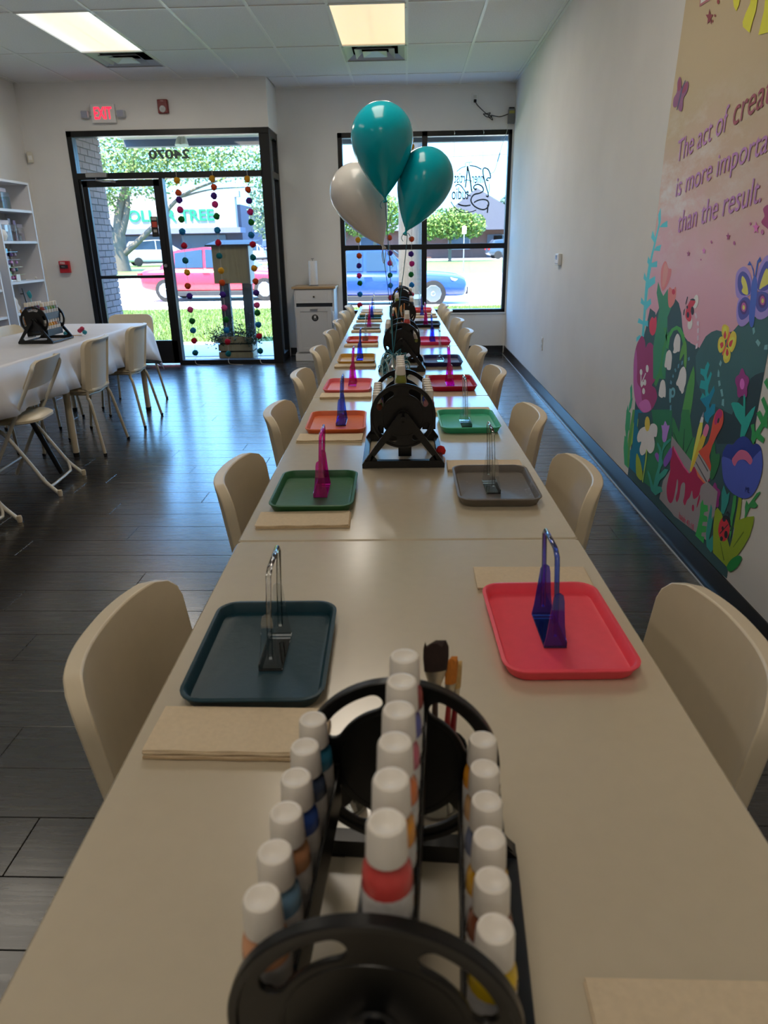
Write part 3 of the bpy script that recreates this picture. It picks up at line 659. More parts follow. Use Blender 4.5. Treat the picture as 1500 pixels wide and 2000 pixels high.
def wheel(label, short, s, t, delta, rz, fill, colours=None, table=True, wloc=None, names=RACKNAME):
    loc = TW(s, t, .7502) if table else wloc
    w = thing('paint_carousel', label, 'paint wheel', loc, (TA if table else 0)+rz, 'rotating paint bottle wheels')
    for y in (-SEP/2-.030, SEP/2+.030): inst('a_frame', FRAME_ME, w, (0, y, 0))
    for y in (-SEP/2, SEP/2):
        d = inst('disc', DISC, w, (0, y, AX), (0, -delta, 0))
    MB().tube([(0, -SEP/2-.042, AX), (0, SEP/2+.042, AX)], .007, 12).build('axle', M_BLK, w, smooth=50)
    for sx in (-1, 1): MB().bb(sx*.113-.009, sx*.113+.009, -SEP/2-.03, SEP/2+.03, .002, .012).build('side_rail', mat('grey_black_rail', (38, 44, 52), .22), w, bevel=.002)
    Mw = Matrix.Translation(loc) @ Matrix.Rotation((TA if table else 0)+rz, 4, 'Z')
    for k in range(4):
        a = delta+k*PI/2; px, pz = RHO*math.cos(a), AX+RHO*math.sin(a)
        inst('bottle_rack', RACK_ME, w, (px, 0, pz))
        if k not in fill: continue
        for i in range(6):
            cn = (colours or {}).get(k, [None]*6)[i] or PN[(i*5+k*7+int(t*11)) % len(PN)]
            yy = -.112+.224*(i+.5)/6
            p = Mw @ Vector((px, yy, pz-.0457))
            b = thing('paint_bottle', f'white capped {cn} paint bottle, {ORD[i]} from front, {names[k]} rack, {short}', 'paint bottle', p, R.uniform(-3, 3), 'paint bottles in the wheel racks')
            inst('bottle_body', body_me(cn, PC[cn]), b); inst('label_sleeve', LABEL, b); inst('cap', CAP, b, (0, 0, .0835))
    return w
wheel('black paint wheel nearest the camera, its disc cut by the frame', 'nearest wheel', -.0075, .430, -.09, -.075, (0, 1, 2),
      {1: ['coral red', 'amber', 'orange', 'rose', 'violet blue', 'brick red'], 2: ['peach', 'sky blue', 'tan', 'cobalt blue', 'slate', 'teal blue'], 0: ['lemon yellow', 'brown', 'golden yellow', 'blue grey', 'sand', 'amber']})
wheel('black paint wheel with A frame between orange and mint trays', 'second wheel', .024, 2.150, .07, 0, (0, 1, 2), {1: ['olive', 'pale green', 'leaf green', 'ivory', 'grey', 'sand']})
wheel('black paint wheel behind the teal ribbon bundle', 'third wheel', .042, 3.80, -.35, -.02, (0, 1, 2))
wheel('black paint wheel fourth along the table behind wooden brushes', 'fourth wheel', .064, 5.36, .55, 0, (0, 1, 2))
wheel('black paint wheel farthest along the table by the window', 'farthest wheel', .081, 6.85, .25, 0, (0, 1, 2))
wl = wheel('black paint wheel standing on the white tablecloth', 'white cloth wheel', 0, 0, PI/4, .0, (0, 1, 3), {0: ['brick red', 'sky blue', 'pale green', 'olive', 'leaf green', 'grey'], 1: ['cobalt blue', 'sky blue', 'brick red', 'slate', 'plum', 'grey'], 3: ['grey', 'golden yellow', 'golden yellow', 'amber', 'tan', 'grey']}, False, Vector((-2.56, 5.04, .7575)), {0: 'upper right', 1: 'upper left', 2: 'lower left', 3: 'lower right'})
# maker's mark on the front disc of the wheel on the cloth
mk = mat('mark_grey', (120, 122, 126), .5)
text('disc_mark', 'DecoArt', .022, mk, Matrix(((1, 0, 0, -.036), (0, 0, 1, -SEP/2-.0062), (0, 1, 0, AX+.068), (0, 0, 0, 1))), wl, .0003, .0003)

# brushes and cups
m_cup = clear('cup_clear', (.93, .95, .95), .25, .05, (.85, .9, .9))
def cup(label, loc, r=.034, h=.085):
    o = MB().lathe([(.0, 0), (r*.78, 0), (r*.8, .002), (r, h), (r-.0012, h), (r*.8-.0012, .004), (0, .004)], 20, caps=False).build('clear_cup', m_cup, smooth=50)
    o.location = loc; return tag(o, label, 'cup', 'clear plastic cups')
def brush(label, base, tilt, length, col, bris, bw, ferr=(190, 180, 160), flat=True):
    """handle down in the cup, bristles up"""
    b = thing('paint_brush', label, 'paint brush', base, 0, 'paint brushes standing in cups'); b.rotation_euler = tilt
    MB().lathe([(.0015, 0), (.0035, .03), (.0042, length*.45), (.003, length*.72)], 8).build('handle', mat('handle_%d_%d_%d' % col, col, .35), b, smooth=60)
    k = bw
    MB().loft([[(math.cos(a)*.0033*(1-q)+math.cos(a)*k*q, math.sin(a)*.0033, length*(.70+.14*q)) for a in [2*PI*i/10 for i in range(10)]] for q in (0, .5, 1)]).build('ferrule', mat('ferrule_%d_%d_%d' % ferr, ferr, .3, metal=.7), b, smooth=60)
    L = []
    for q, g in ((0, 1), (.5, 1.12), (.85, 1.1), (1, .95)): L.append([(math.cos(a)*k*g, math.sin(a)*.004*(1-.5*q), length*(.84+.16*q)+(.004*math.sin(i*2.4) if q == 1 else 0)) for i, a in enumerate([2*PI*i/12 for i in range(12)])])
    MB().loft(L).build('bristles', mat('bristle_%d_%d_%d' % bris, bris, .8, noise=.3, scale=300, stretch=(4, 4, .3)), b, smooth=40)
cp = TW(.045, .655, .7503)
cup('clear cup of brushes right behind the nearest paint wheel', cp)
brush('paint brush with dark frayed bristles behind nearest wheel', cp+Vector((-.004, 0, .006)), (-.06, .02, .2), .205, (60, 40, 34), (46, 30, 26), .013)
brush('paint brush with orange bristles behind nearest wheel', cp+Vector((.006, .004, .006)), (-.05, .08, .4), .182, (150, 40, 40), (200, 120, 40), .007)
brush('paint brush with blond bristles behind nearest wheel', cp+Vector((.012, 0, .006)), (-.04, .16, .9), .172, (120, 24, 30), (196, 160, 100), .006)
cup('empty clear cup left behind the nearest paint wheel', TW(-.062, .655, .7503), .03, .05)
cp = TW(.06, 5.03, .7503); cup('clear cup of wooden brushes before the fourth wheel', cp, .036, .09)
for k, (dx, tl, c, br) in enumerate(((-.018, -.16, (190, 130, 70), (214, 170, 110)), (-.006, -.06, (150, 96, 50), (224, 186, 130)), (.004, .04, (206, 150, 90), (190, 120, 60)), (.014, .14, (176, 116, 60), (230, 200, 150)), (.022, .22, (110, 60, 40), (200, 150, 100)))):
    brush(f'wooden paint brush {ORD[k]} from the left in the far cup', cp+Vector((dx, .004*(k % 2), .006)), (.03*(k % 3), tl, k), .20+.012*(k % 3), c, br, .006)
cp = Vector((-2.80, 5.30, .7575)); cup('clear cup of brushes behind the wheel on white cloth', cp, .036, .09)
for k, (dx, tl, c, br) in enumerate(((-.012, -.2, (190, 130, 70), (190, 140, 80)), (0, -.05, (150, 96, 50), (214, 170, 110)), (.012, .1, (206, 150, 90), (170, 110, 60)))):
    brush(f'wooden paint brush {ORD[k]} from the left behind cloth wheel', cp+Vector((dx, 0, .006)), (0, tl, k), .19+.01*k, c, br, .007)
o = MB().tube([(-2.79, 5.36, .758), (-2.84, 5.36, 1.10)], .004, 6).tube([(-2.838, 5.36, 1.06), (-2.858, 5.36, 1.06)], .004, 6).build('black_wand', M_BLK, smooth=50); tag(o, 'thin black rod with a side peg above the cloth wheel', 'rod')
wd = thing('tassel_wand', 'thin wand topped with a teal tuft above the cloth wheel', 'wand', (-2.77, 5.36, .758)); wd.rotation_euler = (0, -.07, 0)
MB().tube([(0, 0, 0), (0, 0, .27)], .004, 6).build('stick', mat('pale_teal', (150, 200, 205), .5), wd, smooth=50)
tf = MB().tube([(0, 0, .27), (.002, 0, .285), (-.004, 0, .31), (.004, 0, .325)], [.006, .014, .016, .004], 8).build('tuft', mat('teal_tuft', (40, 150, 170), .7), wd, smooth=50)
bw = thing('ribbon_bow', 'small crimson and teal bow pick lying by cloth wheel', 'bow', (-2.435, 5.33, .7575))
for k, (c, px) in enumerate((((190, 40, 80), (.01, 0, .05)), ((190, 40, 80), (-.012, .005, .035)), ((20, 140, 160), (.03, -.01, .025)), ((20, 140, 160), (-.11, -.02, .02)))):
    MB().lathe([(.002, -.018), (.016, -.008), (.018, .006), (.006, .016)], 8, px).build('bow_loop', mat('bow_%d_%d_%d' % c, c, .45), bw, smooth=40)
MB().tube([(0, 0, .004), (-.05, -.02, .004), (-.11, -.02, .008)], .003, 6).build('pick', mat('wood_pick', (200, 160, 100), .6), bw)
o = MB().lathe([(.002, 0), (.013, .004), (.016, .014), (.011, .026), (.002, .03)], 10).build('red_pom', mat('red_felt', (200, 30, 36), .9, noise=.2, scale=200), smooth=60); o.location = TW(.142, 2.12, .7503); tag(o, 'small red felt ball peeking out beside the second wheel', 'felt ball')

# ================================================================ BALLOONS
def balloon(label, top, knot, rad, m, mk_, tie):
    top, knot = Vector(top), Vector(knot); ax = (top-knot); L = ax.length; q = ax.to_track_quat('Z', 'Y')
    b = thing('balloon', label, 'balloon', knot, 0, 'party balloons'); b.rotation_mode = 'QUATERNION'; b.rotation_quaternion = q
    prof = []
    for i in range(37):
        u = i/36; z = L*u; c = L-rad*1.02
        if z > c: r = rad*math.sqrt(max(0, 1-((z-c)/(L-c))**2))
        else: v = z/c; r = rad*(math.sin(v*PI/2)**.92)*(1-.10*(1-v)*v)
        prof.append((max(r, .004), z))
    MB().lathe(prof, 40).build('balloon_skin', m, b, smooth=80)
    MB().lathe([(.005, -.016), (.011, -.018), (.010, -.012), (.005, -.006), (.006, .004)], 12).build('knot', mk_, b, smooth=60)
    inv = q.inverted()
    pts = smooth_path([knot, knot+Vector((.003, 0, -.05)), knot.lerp(Vector(tie), .5)+Vector((.006, 0, 0)), Vector(tie)], 8)
    lo = [inv @ (p-knot) for p in pts]
    MB().tube(lo, .0018, 6).build('ribbon', mat('teal_ribbon', (40, 120, 140), .35), b, smooth=60)
    if m.name != 'latex_white':
        for sg in (-1, 1): MB().tube([inv @ Vector(p) for p in smooth_path([(0, 0, -.008), (sg*.012, -.01, -.012), (sg*.022, -.012, -.03), (sg*.014, -.012, -.045)], 5)], .0014, 5).build('ribbon_tail', MATS['teal_ribbon'], b, smooth=60)
    else:
        MB().tube([inv @ Vector(p) for p in smooth_path([(0, 0, -.012), (-.004, -.004, -.05), (.006, -.004, -.085), (.014, -.004, -.04), (.02, -.004, -.02), (.05, -.004, -.10)], 5)], .002, 5).build('ribbon_tail', mat('white_ribbon', (225, 225, 222), .4), b, smooth=60)
m_teal = mat('latex_teal', (0, 182, 204), .16, noise=.02); m_wlat = mat('latex_white', (232, 229, 224), .2, noise=.02)
tie = TW(-.005, 3.52, .86)
balloon('tallest teal balloon at top of the bunch', TW(-.052, 3.62, 1.965), TW(-.036, 3.57, 1.565), .142, m_teal, m_teal, tie)
balloon('lower teal balloon leaning right in front of the window', TW(.205, 3.70, 1.775), TW(.062, 3.60, 1.422), .130, m_teal, m_teal, tie)
balloon('white balloon behind the teal balloons', TW(-.235, 3.90, 1.725), TW(-.052, 3.75, 1.36), .137, m_wlat, m_wlat, tie)
rb = thing('balloon_weight', 'tangle of teal and white curling ribbon tied to balloon weight', 'balloon weight', TW(-.005, 3.52, .7503), TA)
MB().lathe([(.03, 0), (.034, .006), (.034, .05), (.02, .062), (.004, .10)], 16).build('weight', mat('silver_foil', (170, 175, 180), .25, metal=.8), rb, smooth=40)
for k in range(16):
    a = k*2.4; r0 = .03+.02*R.random(); pts = [(0, 0, .10)]
    for j in range(7): q = (j+1)/7; pts.append((math.cos(a+q*2.6)*r0*(1+q*.9)+.01*math.sin(j*2+k), math.sin(a+q*2.6)*r0*(1+q*.9), max(.006, .115-.11*q+.03*math.sin(j*2.2+k))))
    MB().tube(smooth_path(pts, 4), .0022, 5).build('curled_ribbon', MATS['teal_ribbon'] if k % 3 else mat('pale_ribbon', (170, 205, 210), .4), rb, smooth=60)

# ================================================================ WALL DEVICES
def on_front(y): return lambda x, z, d: (x, y-d, z)
ex = thing('exit_sign', 'lit red EXIT sign with two emergency lamp heads', 'exit sign', (-3.35, YD, 2.66))
MB().bb(-.135, .135, -.05, 0, 0, .19).build('housing', M_WHITE, ex, bevel=.008)
text('exit_letters', 'EXIT', .165, mat('exit_red', (255, 40, 60), .4, emit=(1, .02, .06), estr=1.1), Matrix(((1, 0, 0, -.098), (0, 0, -1, -.0515), (0, 1, 0, .042), (0, 0, 0, 1))), ex, .001, .003, width=.2)
for sx in (-1, 1):
    h = MB().bb(sx*.20-.042, sx*.20+.042, -.075, -.005, .05, .125).build('lamp_head', mat('lamp_grey', (200, 202, 210), .3), ex, bevel=.012)
    MB().bb(sx*.20-.034, sx*.20+.034, -.079, -.074, .058, .117).build('lens', mat('lens_grey', (170, 172, 190), .15), h)
    MB().bb(min(sx*.13, sx*.165), max(sx*.13, sx*.165), -.03, -.01, .075, .1).build('arm', M_WHITE, h)
al = thing('fire_strobe', 'dark red fire alarm strobe right of the exit sign', 'fire alarm', (-2.68, YD, 2.745))
MB().bb(-.057, .057, -.045, 0, 0, .135).build('housing', mat('alarm_red', (120, 12, 20), .35), al, bevel=.008)
MB().lathe([(.034, 0), (.034, .008), (.02, .016), (0, .018)], 16).build('strobe_lens', mat('strobe_lens', (200, 200, 200), .15, noise=.3, scale=80), al, smooth=40).rotation_euler = (PI/2, 0, 0)
al.children[1].location = (0, -.045, .04)
text('strobe_print', 'FIRE', .02, mat('alarm_print', (200, 150, 150), .5), Matrix(((1, 0, 0, -.02), (0, 0, -1, -.0455), (0, 1, 0, .112), (0, 0, 0, 1))), al, .0003)
ps = thing('fire_pull_station', 'red fire alarm pull station beside the door', 'fire alarm', (-4.07, YD, 1.095))
MB().bb(-.06, .06, -.05, 0, 0, .135).build('housing', mat('pull_red', (196, 26, 40), .35), ps, bevel=.006)
MB().bb(-.048, .048, -.062, -.05, .052, .092).build('handle', mat('pull_dark', (40, 30, 32), .4), ps, bevel=.003)
text('pull_print', 'FIRE', .034, mat('pull_white', (240, 225, 225), .5), Matrix(((1, 0, 0, -.044), (0, 0, -1, -.0506), (0, 1, 0, .100), (0, 0, 0, 1))), ps, .0003, .001)
text('pull_down_print', 'PULL', .02, mat('pull_grey', (190, 185, 185), .5), Matrix(((1, 0, 0, -.026), (0, 0, -1, -.0624), (0, 1, 0, .064), (0, 0, 0, 1))), ps, .0003)
ms = thing('motion_sensor', 'small ivory motion sensor in the corner above the bookcase', 'sensor', (-4.275, YD, 2.28), .5)
MB().bb(-.032, .032, -.045, 0, 0, .115).build('housing', mat('ivory', (214, 208, 190), .4), ms, bevel=.012)
MB().bb(-.02, .02, -.05, -.043, .03, .075).build('lens', M_WHITE, ms, bevel=.004)
th = thing('thermostat', 'white thermostat on the right wall', 'thermostat', (XR, 6.21, 1.178))
MB().bb(-.03, 0, -.07, .07, 0, .092).build('housing', M_WHITE, th, bevel=.006)
MB().bb(-.0312, -.03, -.01, .05, .045, .078).build('display', mat('lcd_dark', (70, 84, 88), .2), th)
MB().bb(-.032, -.03, -.055, .055, .012, .018).build('slot', mat('slot_grey', (150, 150, 150), .5), th)
def outlet(label, loc, rz):
    o = thing('wall_outlet', label, 'outlet', loc, rz)
    MB().bb(-.036, .036, -.006, 0, 0, .116).build('plate', M_WHITE, o, bevel=.002)
    for z in (.022, .066): MB().bb(-.017, .017, -.008, -.005, z, z+.03).build('socket', mat('socket_white', (205, 204, 200), .4), o, bevel=.002)
outlet('white outlet low on the right wall', (XR, 6.765, .412), -PI/2)
outlet('white outlet high on the window wall with a black plug', (.795, YW, 2.862), 0)
cd = thing('extension_lead', 'black power cord looped from high outlet to the box', 'cord', (.795, YW, 2.86))
MB().bb(-.016, .016, -.035, -.008, .02, .052).build('plug', M_BLK, cd, bevel=.005)
MB().tube([Vector(p) for p in smooth_path([(0, -.03, .03), (.03, -.03, -.01), (.10, -.022, -.07), (.14, -.022, -.10), (.20, -.022, -.13), (.14, -.026, -.13), (.10, -.026, -.10), (.13, -.03, -.10), (.18, -.03, -.09), (.16, -.026, -.125), (.21, -.03, -.165), (.19, -.03, -.12), (.22, -.022, -.12), (.30, -.022, -.13), (.40, -.022, -.10)], 5)], .0045, 6).build('cable', M_BLK, cd, smooth=60)
bx = thing('transformer_box', 'grey metal junction box in the corner above the window', 'junction box', (1.222, YW, 2.655))
MB().bb(-.04, .035, -.06, 0, 0, .15).build('case', mat('box_grey', (120, 122, 122), .45, metal=.3), bx, bevel=.003)
MB().bb(-.03, .03, -.062, -.06, .10, .13).build('yellow_sticker', mat('sticker_yellow', (170, 165, 80), .6), bx)
MB().bb(-.035, .03, -.05, -.01, .15, .168).build('terminal_cover', M_BLK, bx, bevel=.004)

# hanging line sign in the window, seen from behind (reads from outside)
sg = thing('window_sign', 'black line lettered hanging sign reading Inner Artist Studio backwards', 'sign', (.0, 9.30, 0))
m_ns = mat('sign_line', (58, 70, 80), .4)
SX, SZ = lambda px: .562+(px-530)*(.902-.562)/(985-530), lambda py: 2.544-(py-80)*.000707
def stroke(pts, r=.006, k=6, nm='sign_stroke'):
    MB().tube(smooth_path([(SX(x), 0, SZ(y)) for x, y in pts], k), r, 6).build(nm, m_ns, sg, smooth=60)
stroke([(575, 630), (640, 580), (715, 555)], .005); stroke([(775, 545), (870, 560), (965, 605)], .007)
stroke([(490, 1095), (540, 1170), (620, 1240), (720, 1270), (820, 1260), (900, 1235)], .006); stroke([(600, 1130), (660, 1155), (730, 1165), (805, 1155)], .009)
stroke([(1085, 780), (1050, 770), (1075, 735), (1110, 740), (1105, 680), (1070, 610), (1015, 585), (990, 610), (995, 680), (1020, 780), (1050, 880), (1085, 980), (1080, 1030), (1050, 1010)], .008)
stroke([(1095, 830), (1100, 890), (1095, 960)], .004)
stroke([(740, 550), (735, 700), (715, 880)], .008); stroke([(740, 550), (775, 680), (800, 820), (822, 950)], .009); stroke([(700, 770), (745, 765), (815, 780)], .005)
stroke([(715, 550), (710, 505), (765, 495), (815, 490)], .003); stroke([(770, 500), (765, 540)], .003)
stroke([(860, 1115), (930, 1080), (1020, 1070), (1085, 1100), (1095, 1170), (1050, 1220), (980, 1225), (880, 1180), (820, 1110), (815, 1050), (860, 990), (950, 970), (1005, 930), (985, 870), (920, 835), (865, 850), (850, 890), (885, 915), (885, 890)], .009)
stroke([(1085, 1150), (1082, 1280)], .009, 2); stroke([(555, 860), (590, 830), (640, 845), (700, 920), (750, 990), (805, 1010)], .007)
def stxt(s, x0, x1, yb, size):
    w = abs(SX(x1)-SX(x0))
    text('sign_lettering', s, size, m_ns, Matrix(((-1, 0, 0, SX(x1)), (0, 0, -1, 0), (0, 1, 0, SZ(yb)), (0, 0, 0, 1))), sg, .003, .0012, width=w)
stxt('nner', 815, 1000, 815, .17); stxt('rtist', 535, 705, 805, .165); stxt('tudio', 500, 775, 1060, .19)
for x in (530, 985): MB().tube([(SX(x), 0, SZ(590)), (SX(x), .02, 2.555)], .0015, 5).build('hanging_wire', mat('wire_grey', (110, 120, 125), .4), sg); MB().tube(smooth_path([(SX(x), .02, 2.555), (SX(x), .0, 2.57), (SX(x)-.008, .01, 2.585), (SX(x), .075, 2.588)], 4), .003, 5).build('hook', m_alu, sg)
MB().tube(smooth_path([(.98, 0, SZ(665)), (1.04, .0, 2.15), (1.09, .0, 2.32), (1.13, .02, 2.45), (1.17, .03, 2.56), (1.19, .035, 2.66)], 6), .003, 6).build('lead_wire', mat('clear_wire', (190, 195, 190), .3), sg, smooth=60)
MB().tube([(1.072, 0, 2.25), (1.098, 0, 2.345)], .006, 8).build('inline_connector', mat('connector_dark', (80, 90, 92), .4), sg, smooth=60)

# ================================================================ POM-POM GARLANDS
bm = bmesh.new(); bmesh.ops.create_icosphere(bm, subdivisions=3, radius=1)
for v in bm.verts: v.co *= 1+R.uniform(-.09, .09)+.06*math.sin(v.co.x*5+2)*math.sin(v.co.y*4)
POM0 = bpy.data.meshes.new('pom_pom'); bm.to_mesh(POM0); bm.free(); POM0.shade_smooth()
PCOL = {'Y': (244, 176, 44), 'O': (226, 92, 40), 'P': (84, 44, 150), 'M': (220, 50, 140), 'G': (24, 128, 52), 'B': (36, 140, 190), 'R': (206, 22, 62), 'T': (16, 122, 130), 'K': (236, 96, 160)}
POM = {}
def wool(k, c):
    m = mat('wool_'+k, c, .95, noise=.35, scale=140, bump=.6); t = m.node_tree; b = t.nodes['Principled BSDF']; o = [n for n in t.nodes if n.type == 'OUTPUT_MATERIAL'][0]
    tl = N(t, 'ShaderNodeBsdfTranslucent'); tl.inputs[0].default_value = (*lin(c), 1); mx = N(t, 'ShaderNodeMixShader'); mx.inputs[0].default_value = .35
    t.links.new(b.outputs[0], mx.inputs[1]); t.links.new(tl.outputs[0], mx.inputs[2]); t.links.new(mx.outputs[0], o.inputs[0]); return m
for k, c in PCOL.items():
    me = POM0.copy(); me.materials.append(wool(k, c)); POM[k] = me
def garland(label, x, y, zs, cs, ztop, zbot, r):
    g = thing('pom_pom_garland', label, 'garland', (x, y, 0), 0, 'pom pom garlands')
    for z, c in zip(zs, cs):
        o = inst('pom_pom', POM[c], g, (R.uniform(-.006, .006), 0, z), (R.random()*6, R.random()*6, 0)); o.scale = (r, r, r*.94)
    MB().tube([(0, 0, ztop), (.002, 0, (ztop+zbot)/2), (0, 0, zbot)], .0018, 5).build('string', mat('white_string', (225, 222, 215), .8), g)
    if zbot < .3: MB().tube(smooth_path([(0, 0, zbot), (-.006, -.03, .05), (.02, -.05, .012), (.10, -.045, .004), (.18, -.06, .004)], 5), .0022, 5).build('loose_end', MATS['white_string'], g)
SEQ = 'YOPMGBRTYOPKGBRT'
dz = lambda v: 2.11-(((240+v/3.261)-345)*(2.11-.165)/340)
d1 = [365, 437, 480, 540, 597, 672, 760, 853, 928, 1015, 1082, 1170, 1247, 1310, 1380, 1463]
d2 = [360, 408, 460, 512, 583, 668, 745, 827, 920, 998, 1076, 1162, 1240, 1312, 1390, 1472]
d3 = [365, 427, 493, 560, 622, 700, 758, 840, 908, 992, 1067, 1145, 1198, 1277, 1353, 1455]
for (x, d, nm) in ((-2.607, d1, 'left'), (-2.196, d2, 'middle'), (-1.80, d3, 'right')):
    garland(f'{nm} pom pom garland on the glass beside the door', x, 8.735, [dz(v) for v in d], SEQ, 2.20, dz(d[-1])-.05, .037)
wz = lambda v: 1.405-(((240+v/3.191)-470)*(1.405-.645)/125)
garland('left pom pom garland in the big window', -.60, 9.33, [wz(v) for v in (730, 826, 888, 950, 998, 1067, 1137)], 'YOPMGBR', 2.55, wz(1150), .034)
garland('middle pom pom garland in the big window', -.215, 9.33, [wz(v) for v in (720, 813, 875, 950, 1015, 1092)], 'OPMGBR', 2.55, wz(1105), .034)
garland('right pom pom garland in the big window beside the mullion', .055, 9.33, [2.50, 2.43]+[wz(v) for v in (730, 820, 880, 948, 1013, 1075)], 'YYOPMGBR', 2.55, wz(1090), .034)

# ================================================================ TRASH CABINET, PAPER TOWEL ROLL
cb = thing('trash_cabinet', 'white tilt out trash cabinet with wooden top by the window', 'cabinet', (-1.135, 8.93, 0))
m_cab = mat('cabinet_white', (206, 206, 208), .45)
MB().bb(-.245, .245, 0, .40, .09, .86).build('body', m_cab, cb, bevel=.003)
MB().bb(-.262, .262, -.018, .41, 0, .09).bb(-.256, .256, -.012, .405, .09, .105).build('plinth', m_cab, cb, bevel=.004)
MB().bb(-.268, .268, -.025, .415, .865, .892).build('top', mat('oak_top', (176, 146, 108), .4, noise=.15, scale=20, stretch=(2, 30, 30)), cb, bevel=.003)
dr = MB().bb(-.222, .222, -.014, 0, .70, .85).bb(-.17, .17, -.016, -.013, .735, .815).build('drawer', m_cab, cb, bevel=.003)
MB().lathe([(.004, 0), (.011, .012), (.009, .018)], 12).build('knob', mat('knob_dark', (60, 56, 54), .3, metal=.6), dr, smooth=40).rotation_euler = (PI/2, 0, 0)
dr.children[0].location = (0, -.016, .775)
MB().bb(-.222, .222, -.003, .02, .655, .70).build('gap', mat('gap_dark', (28, 34, 44), .8), cb)
dd = MB(); dd.loft([[(x, y-.006-.055*(z-.115)/.545, z) for x, y in ((-.222, -.018), (.212, -.018), (.212, 0), (-.222, 0))] for z in (.115, .66)]); dor = dd.build('tilt_door', m_cab, cb, bevel=.003)
fr = MB()
def slant(x0, x1, z0, z1):
    f = lambda z: -.024-.055*(z-.115)/.545
    fr.loft([[(x0, f(z)-.005, z), (x1, f(z)-.005, z), (x1, f(z)+.002, z), (x0, f(z)+.002, z)] for z in (z0, z1)])
slant(-.222, -.172, .115, .66); slant(.162, .212, .115, .66); slant(-.172, .162, .115, .165); slant(-.172, .162, .605, .66)
fr.build('door_rails', m_cab, dor, bevel=.002)
MB().bb(-.045, .045, -.095, -.082, .625, .638).build('door_pull', mat('pull_grey2', (150, 150, 152), .3, metal=.5), dor, bevel=.004)
fz = -.024-.055*(.52-.115)/.545
badge = MB().lathe([(.041, 0), (.041, .002)], 28).build('round_badge', mat('badge_black', (30, 30, 34), .5), dor, smooth=40); badge.location = (.01, fz-.0005, .53); badge.rotation_euler = (PI/2+.1, 0, 0)
MB().bb(-.013, .013, -.002, .022, .002, .0026).bb(-.017, .017, .024, .027, .002, .0026).bb(-.02, .02, -.016, -.012, .002, .0026).build('badge_symbol', mat('badge_white', (215, 215, 215), .5), badge)
MB().tube([(.222, -.02, .60), (.226, -.03, .52), (.224, -.02, .44)], [.012, .02, .01], 8).build('bin_liner', mat('liner_white', (230, 232, 236), .35), cb, smooth=60)
pt = thing('paper_towel_roll', 'white paper towel roll standing on the trash cabinet', 'paper towels', (-1.15, 9.08, .8925))
MB().lathe([(.06, .0), (.062, .003), (.062, .008), (.02, .01)], 20).build('holder_base', m_alu, pt, smooth=40)
MB().lathe([(.02, .012), (.052, .012), (.053, .014), (.053, .288), (.052, .29), (.02, .29)], 24, caps=False).build('roll', mat('towel_white', (226, 226, 226), .85, noise=.04, scale=60, bump=.1), pt, smooth=40)
MB().tube([(0, 0, .008), (0, 0, .315)], .005, 8).tube([(-.018, 0, .315), (.018, 0, .315)], .005, 8).build('holder_rod', m_alu, pt, smooth=50)

# ================================================================ BOOKCASES AND THEIR CONTENTS
m_sh = mat('shelf_white', (222, 223, 228), .4)
def bookcase(label, y0, y1, x1, H, shelves, names):
    b = thing('bookcase', label, 'bookcase', (XL+.005, (y0+y1)/2, 0)); D = x1-XL-.005; w = (y1-y0)/2
    MB().bb(0, D, -w, -w+.022, 0, H).build('side_panel', m_sh, b); MB().bb(0, D, w-.022, w, 0, H).build('side_panel', m_sh, b)
    MB().bb(0, .008, -w+.022, w-.022, 0, H).build('back_panel', mat('shelf_back', (206, 206, 206), .6), b)
    MB().bb(0, D, -w, w, H, H+.022).build('top_panel', m_sh, b)
    for z in shelves: MB().bb(.008, D-.004, -w+.022, w-.022, z-.024, z).build('shelf', m_sh, b)
bookcase('tall white bookcase against the left wall near the door', 7.36, 8.08, -4.0, 2.0, (.08, .42, .75, 1.056, 1.447, 1.75), None)
bookcase('shorter white bookcase cut by the left edge of view', 6.50, 7.20, -4.0, 1.25, (.08, .42, .74, 1.0), None)
m_bag = clear('bag_clear', (.86, .88, .92), .5, .15, (.8, .82, .9), .1)
def kit(label, x, y, z, w, d, h, lean, head, fillc, hc=None):
    k = thing('craft_kit', label, 'craft kit', (x, y, z), 0, 'packaged craft kits on the bookcase'); k.rotation_euler = (0, 0, PI/2+lean)
    def box(nm, x0, x1, y0, y1, z0, z1, m, bev=.004): return MB().bb(x0, x1, y0, y1, z0, z1).build(nm, m, k, bevel=bev)
    box('pouch', -w/2, w/2, -d/2, d/2, 0, h*.8, m_bag)
    box('header_card', -w/2, w/2, -.004, .004, h*.78, h, mat('card_%d_%d_%d' % head, head, .6))
    for j, c in enumerate(fillc):
        a = -w/2+w*(j+.15)/len(fillc); box('filling', a, a+w*.7/len(fillc), -d/2+.004, d/2-.004, .004, h*(.35+.25*((j*7) % 3)/2), mat('fill_%d_%d_%d' % c, c, .7, noise=.25, scale=40), .008)
xs = -4.12
kit('clear bag of greenery with a lilac header on top shelf', xs+.04, 7.66, 1.7505, .2, .06, .20, .1, (214, 208, 226), [(60, 96, 60), (120, 110, 120), (90, 120, 80)])
kit('flat clear pouch with white header on the second shelf', xs+.03, 7.62, 1.4475, .13, .03, .20, -.1, (236, 232, 240), [(150, 165, 200), (140, 150, 190)])
kit('green and dark kit leaning on the second shelf', xs, 7.77, 1.4475, .11, .03, .22, .3, (210, 205, 220), [(50, 110, 70), (50, 44, 50)])
kit('lilac patterned kit on the second shelf', xs, 7.87, 1.4475, .09, .03, .205, .25, (190, 170, 205), [(170, 130, 170), (110, 80, 110)])
kit('pale blue kit at the right end of the second shelf', xs, 7.965, 1.4475, .10, .03, .17, -.05, (180, 182, 205), [(160, 200, 225), (190, 180, 215)])
